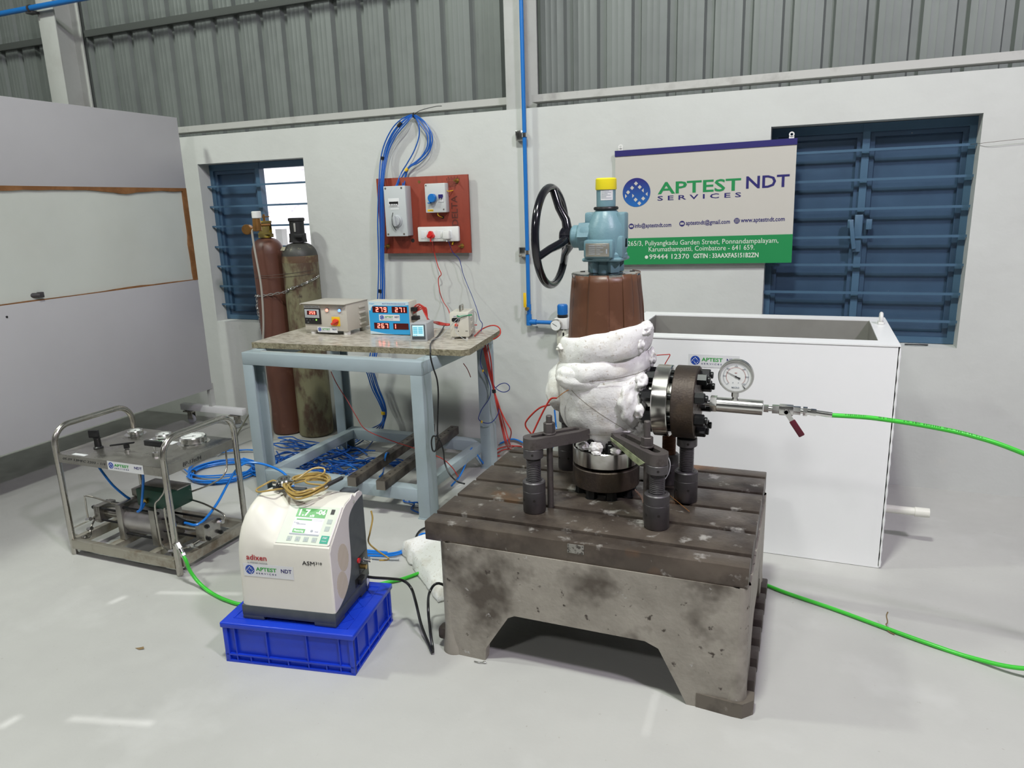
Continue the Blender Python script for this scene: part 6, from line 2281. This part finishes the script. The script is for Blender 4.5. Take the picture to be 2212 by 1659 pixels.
# bundle of blue cables on the wall
t = strands('cable_bundle', 'bundle of blue cables looping over the top of the wall down to the breaker box', 'cable', ['wb1', 'wb2', 'wb3', 'wb4', 'wb5'], .0042, BLUEC)
m = MB()
m.cyl((-2.53, 4.355, 2.125), (-2.505, 4.358, 2.148), .012, n=12)
m.cyl((-2.662, 4.35, 1.925), (-2.658, 4.35, 1.945), .012, n=12)
m.cyl((-2.733, 4.325, 1.052), (-2.731, 4.325, 1.075), .014, n=12)
part('tape', m, BLACKP, t)
part('tape', MB().cyl((-2.505, 4.372, 1.850), (-2.488, 4.374, 1.862), .010, n=12), YEL, t)
m = MB()
m.tube([(-2.432, 4.392, 2.205), (-2.43, 4.38, 2.185), (-2.428, 4.405, 2.17)], .004, 6, smooth=4)
m.tube([(-2.432, 4.385, 2.19), (-2.38, 4.39, 2.215), (-2.28, 4.40, 2.232), (-2.23, 4.40, 2.232)], .002, 6, smooth=5)
part('wire_tie', m, BLACKP, t)
t = strands('hanging_cable_bundle', 'dark bundle of blue cables hanging behind the bench down to the floor', 'cable', ['lb0', 'lb1', 'lb2', 'lb3', 'lb4', 'lb5'], .0042, BLUEC)
part('tape', MB().cyl((-2.772, 4.31, .185), (-2.771, 4.31, .205), .017, n=12), YEL, t)


def loops(seed, cx, cy, rx, ry, n, jit, z0=.006, dz=.004, turns=1, ang=0, r=.0045):
    random.seed(seed)
    out = []
    for k in range(n):
        a0 = random.uniform(0, 2 * PI)
        pts = []
        kx, ky = 1 + random.uniform(-jit, jit), 1 + random.uniform(-jit, jit)
        ox, oy = random.uniform(-jit, jit) * rx * .6, random.uniform(-jit, jit) * ry * .6
        for j in range(9 + 8 * (turns - 1)):
            a = a0 + 2 * PI * j / 8
            x, y = rx * kx * math.cos(a) + ox, ry * ky * math.sin(a) + oy
            c, s_ = math.cos(ang), math.sin(ang)
            pts.append((cx + c * x - s_ * y, cy + s_ * x + c * y, z0 + dz * k + random.uniform(0, .008)))
        out.append(pts)
    return out


t = thing('cable_coil', 'tidy ring-shaped coil of bright blue cable on the floor behind the pump cart', 'cable coil', (-3.40, 3.38, 0))
for pts in loops(5, -3.395, 3.375, .205, .190, 6, .10, ang=.5):
    part('strand', MB().tube(pts, .0052, 8, smooth=7), BLUET, t)
for pts in loops(15, -3.47, 3.50, .26, .25, 3, .12, z0=.012, ang=.3):
    part('strand', MB().tube(pts[:7], .0048, 8, smooth=7), BLUET, t)
for p in ((-3.30, 3.20, .02), (-3.57, 3.30, .02), (-3.28, 3.55, .02)):
    part('tape', MB().blob(p, (.018, .018, .014), .1, 3, 2, 1), BLACKP, t)
for pts in loops(25, -3.14, 3.47, .075, .075, 6, .25, z0=.01, dz=.010):
    part('strand', MB().tube(pts, .0050, 8, smooth=7), BLUET, t)

random.seed(21)
t = thing('cable_heap', 'sprawling tangled heap of dark blue cables on the floor under the bench', 'cable heap', (-2.85, 3.75, 0))


def wander(p, q, n, jit, zmax):
    p, q = Vector(p), Vector(q)
    d = q - p
    nrm = Vector((-d.y, d.x, 0)).normalized()
    pts = []
    for i in range(n + 1):
        t_ = i / n
        o = random.uniform(-jit, jit) * math.sin(PI * t_)
        b = p.lerp(q, t_) + nrm * o
        b.z = .006 + random.uniform(0, zmax)
        pts.append(tuple(b))
    return pts


for k in range(10):
    part('strand', MB().tube(wander((-3.42 + random.uniform(-.06, .06), 3.95 + random.uniform(-.1, .1), 0), (-2.75 + random.uniform(-.1, .1), 3.90 + random.uniform(-.12, .12), 0), 7, .06, .05), .0046, 7, smooth=5), BLUEC, t)
for k in range(10):
    part('strand', MB().tube(wander((-3.20 + random.uniform(-.1, .1), 3.62 + random.uniform(-.12, .12), 0), (-2.62 + random.uniform(-.1, .1), 3.55 + random.uniform(-.12, .12), 0), 7, .09, .06), .0046, 7, smooth=5), BLUEC, t)
for k in range(9):
    part('strand', MB().tube(wander((-2.80 + random.uniform(-.08, .08), 3.70 + random.uniform(-.06, .06), 0), (-2.28 + random.uniform(-.05, .05), 3.86 + random.uniform(-.06, .06), 0), 6, .05, .04), .0046, 7, smooth=5), BLUEC, t)
for k in range(6):
    part('strand', MB().tube(wander((-2.62 + random.uniform(-.05, .05), 3.60 + random.uniform(-.08, .08), 0), (-2.38 + random.uniform(-.05, .05), 3.38 + random.uniform(-.08, .08), 0), 5, .05, .05), .0046, 7, smooth=5), BLUET, t)
for pts in loops(9, -2.90, 3.85, .13, .12, 6, .4, z0=.01, dz=.008) + loops(19, -3.05, 3.68, .12, .11, 6, .4, z0=.01, dz=.008) + loops(29, -2.62, 3.62, .12, .08, 5, .4, z0=.01, dz=.008):
    part('strand', MB().tube(pts, .0046, 7, smooth=6), BLUEC, t)
for k in range(4):
    part('strand', MB().tube(wander((-2.05 + random.uniform(-.1, .1), 3.46, 0), (-1.88, 3.30 + random.uniform(-.1, .1), 0), 5, .06, .03), .0046, 7, smooth=5), BLUEC, t)

cable('mains_cable', 'red mains cord hanging from the red plug to the bench', 'cable', 'redcord', .0032, REDC)
PATHS['bluewire'].append((-1.745, 3.80, .906))
PATHS['redloop'].insert(0, (-1.74, 3.70, .897))
t = strands('plug_wire', 'thin dark blue wire pair hanging from the white plug', 'cable', ['bluewire'], .0022, DBLUEC)
part('tape', MB().cyl((-2.182, 4.36, 1.372), (-2.176, 4.36, 1.390), .005, n=10), YEL, t)
t = strands('sensor_lead_bunch', 'bunch of red leads running from the blue indicator across the bench', 'cable', ['rw0', 'rw1', 'rw2', 'rw3', 'redloop'], .0038, REDC)
t = strands('red_cable_run', 'bunch of red cables hanging beside the right end of the bench', 'cable', ['rh0', 'rh1', 'rh2', 'rh3', 'redfloor'], .0042, REDC)
part('tape', MB().cyl((-1.734, 3.93, .508), (-1.736, 3.93, .528), .012, n=12), BLACKP, t)
t = strands('blue_wire_loop', 'thin blue wires looping beside the red cables at the bench end', 'cable', ['bh0', 'bh1'], .0026, DBLUEC)
for p in ((-1.803, 3.93, .640), (-1.825, 3.93, .317)):
    part('tape', MB().blob(p, (.006, .006, .010), .1, 3, 2, 1), YEL, t)
strands('blue_wall_hose', 'thin blue hose hanging down the wall below the air regulator', 'hose', ['bluehose_wall'], .0055, BLUET)
cable('blue_tube_end', 'short blue tube end sticking up by the red cables behind the slotted table', 'tube', 'bluetube_r', .0055, BLUET)
t = strands('recorder_cable', 'black cable hanging in a loop over the front right corner of the bench', 'cable', ['blackbench', 'blackloop'], .0042, BLACKP)
MPS = Matrix.Translation((-1.842, 3.600, .8905)) @ Matrix.Rotation(RAD(14), 4, 'Z')
pl = thing('probe_lead', 'thin grey probe leads draped over the front of the power supply', 'cable', (-1.85, 3.55, .8905))
for q in (((.10, -.006, .137), (.05, -.012, .120), (.0, -.02, .070), (-.05, -.03, .022), (-.10, -.06, .005)), ((.06, -.010, .130), (.035, -.014, .06), (.055, -.03, .028), (.11, -.07, .003)), ((.10, -.004, .136), (.13, .05, .150), (.135, .10, .11), (.118, .12, .05), (.115, .13, .005))):
    part('lead', MB().tube([MPS @ Vector(p) for p in q], .0014, 6, smooth=6), GREYP, pl)
cable('sagging_red_wire', 'thin red wire sagging under the bench top', 'cable', 'redunder', .0026, REDC)
cable('red_wire_stub', 'short red wire hanging at the back of the bench', 'cable', 'redbehind', .0026, REDC)
cable('bent_blue_tube', 'blue tube bent over the drilled bar under the bench', 'tube', 'bluerail1', .0055, BLUET)
cable('bent_blue_tube', 'blue tube bent over the right lower bench rail', 'tube', 'bluerail2', .0055, BLUET)
cable('mains_cable', 'thick black power cord drooping from the leak detector to behind the slotted table', 'cable', PATHS['asm_power'] + [(-1.22, 2.36, .10), (-1.15, 2.5, .02)], .0055, BLACKP)
cable('vent_line', 'thin amber tube hanging at the right side of the leak detector', 'tube', 'tanline', .0034, TAN)
cable('floor_air_tube', 'upper of two parallel blue tubes on the floor right of the leak detector', 'tube', PATHS['bluefloor2'] + [(-1.40, 3.0, .012), (-1.3, 3.15, .012)], .0055, BLUET)
t = cable('floor_air_tube', 'lower of two parallel blue tubes on the floor right of the leak detector', 'tube', PATHS['bluefloor3'] + [(-1.37, 2.98, .012), (-1.27, 3.13, .012)], .0055, BLUET)
cable('floor_cable', 'grey cable lying on the floor right of the leak detector', 'cable', 'greyfloor', .0045, GREYP)
cable('floor_cable', 'black cable curled on the floor left of the slotted table', 'cable', 'blackfloor', .0055, BLACKP)
cable('floor_cable', 'thin grey cable on the floor between pump cart and bench', 'cable', 'thinfloor', .003, GREYP)
cable('floor_cable', 'grey cable running down the wall foot by the wheeled test screen', 'cable', 'greycyl', .005, mat('olive_grey_cable', (.20, .20, .15), .5))
cable('regulator_hose', 'grey hose hanging from the brass gas regulator', 'hose', [(-3.505, 4.06, 1.492)] + PATHS['cylhose'] + [(-3.55, 4.05, .3), (-3.56, 4.04, .01)], .0072, mat('grey_rubber_hose', (.36, .34, .30), .5))
strands('thermocouple_lead', 'red thermocouple lead entering the wool wrap on its left side', 'cable', ['tclred', 'tclred2'], .0035, REDC)
o = cable('thermocouple_wire', 'twisted bare copper wire end on the left of the wool wrap', 'wire', 'tcl', .0015, WIREB)
cable('thermocouple_wire', 'red and copper wire end sticking out right of the wool wrap above the flange', 'wire', 'tcr', .0018, REDC)
cable('wire_offcut', 'loose brown wire offcut lying on the slotted table', 'wire', 'brownwire', .0012, WIREB, smooth=0)
cable('white_wire', 'thin off-white wire hanging by the near screw jack', 'wire', 'whitewire', .0016, STICK)
m = MB()
for k in range(4):
    m.tube([(-.565 + .01 * k, 2.56 - .006 * k, .55 - .005 * k), (-.545 + .006 * k, 2.545 - .01 * k, .535), (-.515, 2.53 - .012 * k, .523), (-.49, 2.52 - .012 * k, .522)], .003, 6, smooth=5)
solo('wire_bunch', 'bunch of brown leads lying on the slotted table behind the near jack', 'cable', m, mat('brown_lead', (.22, .14, .10), .6))
cable('sill_wire', 'short dark cable lying on the sill of the large window', 'cable', [(.50, 4.45, .803), (.56, 4.44, .806), (.612, 4.455, .803)], .004, BLACKP)
cable('wall_wire', 'thin wire strung from the large window to the right along the wall', 'wire', [(.71, 4.47, 1.835), (.75, 4.40, 1.835), (.92, 4.39, 1.845), (1.6, 4.39, 1.88)], .0012, TWINE)

# folded wool blanket left of the table
def folded():
    m = MB()
    A, B, C_, D_ = Vector((-1.745, 2.775, 0)), Vector((-1.36, 2.42, 0)), Vector((-1.12, 2.70, 0)), Vector((-1.45, 3.02, 0))
    nu, nv = 30, 30
    v, f = [], []
    for top in (1, 0):
        for j in range(nv + 1):
            for i in range(nu + 1):
                s_, t_ = i / nu, j / nv
                p = A.lerp(B, s_).lerp(D_.lerp(C_, s_), t_)
                e = min(s_, 1 - s_, t_, 1 - t_)
                k = min(1, e / .07)
                h = (.045 + .05 * (1 - s_) * .4 + .06 * t_) if top else 0.0
                n_ = noise.fractal(Vector((p.x * 16, p.y * 16, top)), 1, 2, 3)
                z = (.010 + h * (math.sqrt(max(0, 1 - (1 - k) ** 2))) + .008 * n_ * k) if top else .003 + .04 * t_ * 0
                q = p + Vector((n_ * .008, n_ * .006, 0))
                v.append((q.x, q.y, max(z, .003)))
    w = nu + 1
    off = w * (nv + 1)
    for j in range(nv):
        for i in range(nu):
            q = j * w + i
            f.append((q, q + 1, q + w + 1, q + w))
            f.append((off + q, off + q + w, off + q + w + 1, off + q + 1))
    ring = [i for i in range(w)] + [j * w + nu for j in range(1, nv + 1)] + [nv * w + i for i in range(nu - 1, -1, -1)] + [j * w for j in range(nv - 1, 0, -1)]
    for a, b in zip(ring, ring[1:] + ring[:1]):
        f.append((a, off + a, off + b, b))
    m.add(v, f)
    m.soft = True
    return m


solo('wool_blanket', 'folded piece of white wool blanket on the floor beside the slotted table', 'blanket', folded(), WOOL)

# bits lying about
m = MB()
m.add([(-.02, 0, .002), (-.005, .006, .004), (.012, .012, .008), (.020, .006, .004), (.004, -.003, .002)], [(0, 4, 1), (1, 4, 2), (2, 4, 3)], M=Matrix.Translation((-2.292, 1.747, 0)))
o = solo('dry_leaf', 'tiny dry leaf scrap on the floor left of the crate', 'leaf', m, LEAF)
m = MB()
m.tube([(.345, 2.812, .018), (.350, 2.818, .028), (.346, 2.83, .045), (.350, 2.835, .06)], .0022, 6, smooth=4)
m.tube([(.345, 2.815, .020), (.352, 2.79, .006), (.372, 2.775, .004)], .0022, 6, smooth=4)
solo('dry_leaf', 'small dry twig caught on the green hose on the floor', 'twig', m, LEAF)
m = MB()
m.tube([(-1.045, 2.10, .004), (-1.025, 2.10, .004), (-1.005, 2.108, .004)], .0022, 6, smooth=4)
m.blob((-1.008, 2.106, .005), (.007, .005, .004), .2, 4, 2, 3)
solo('floor_scrap', 'small grey metal scrap on the floor at the left foot of the slotted table', 'scrap', m, STEELB)
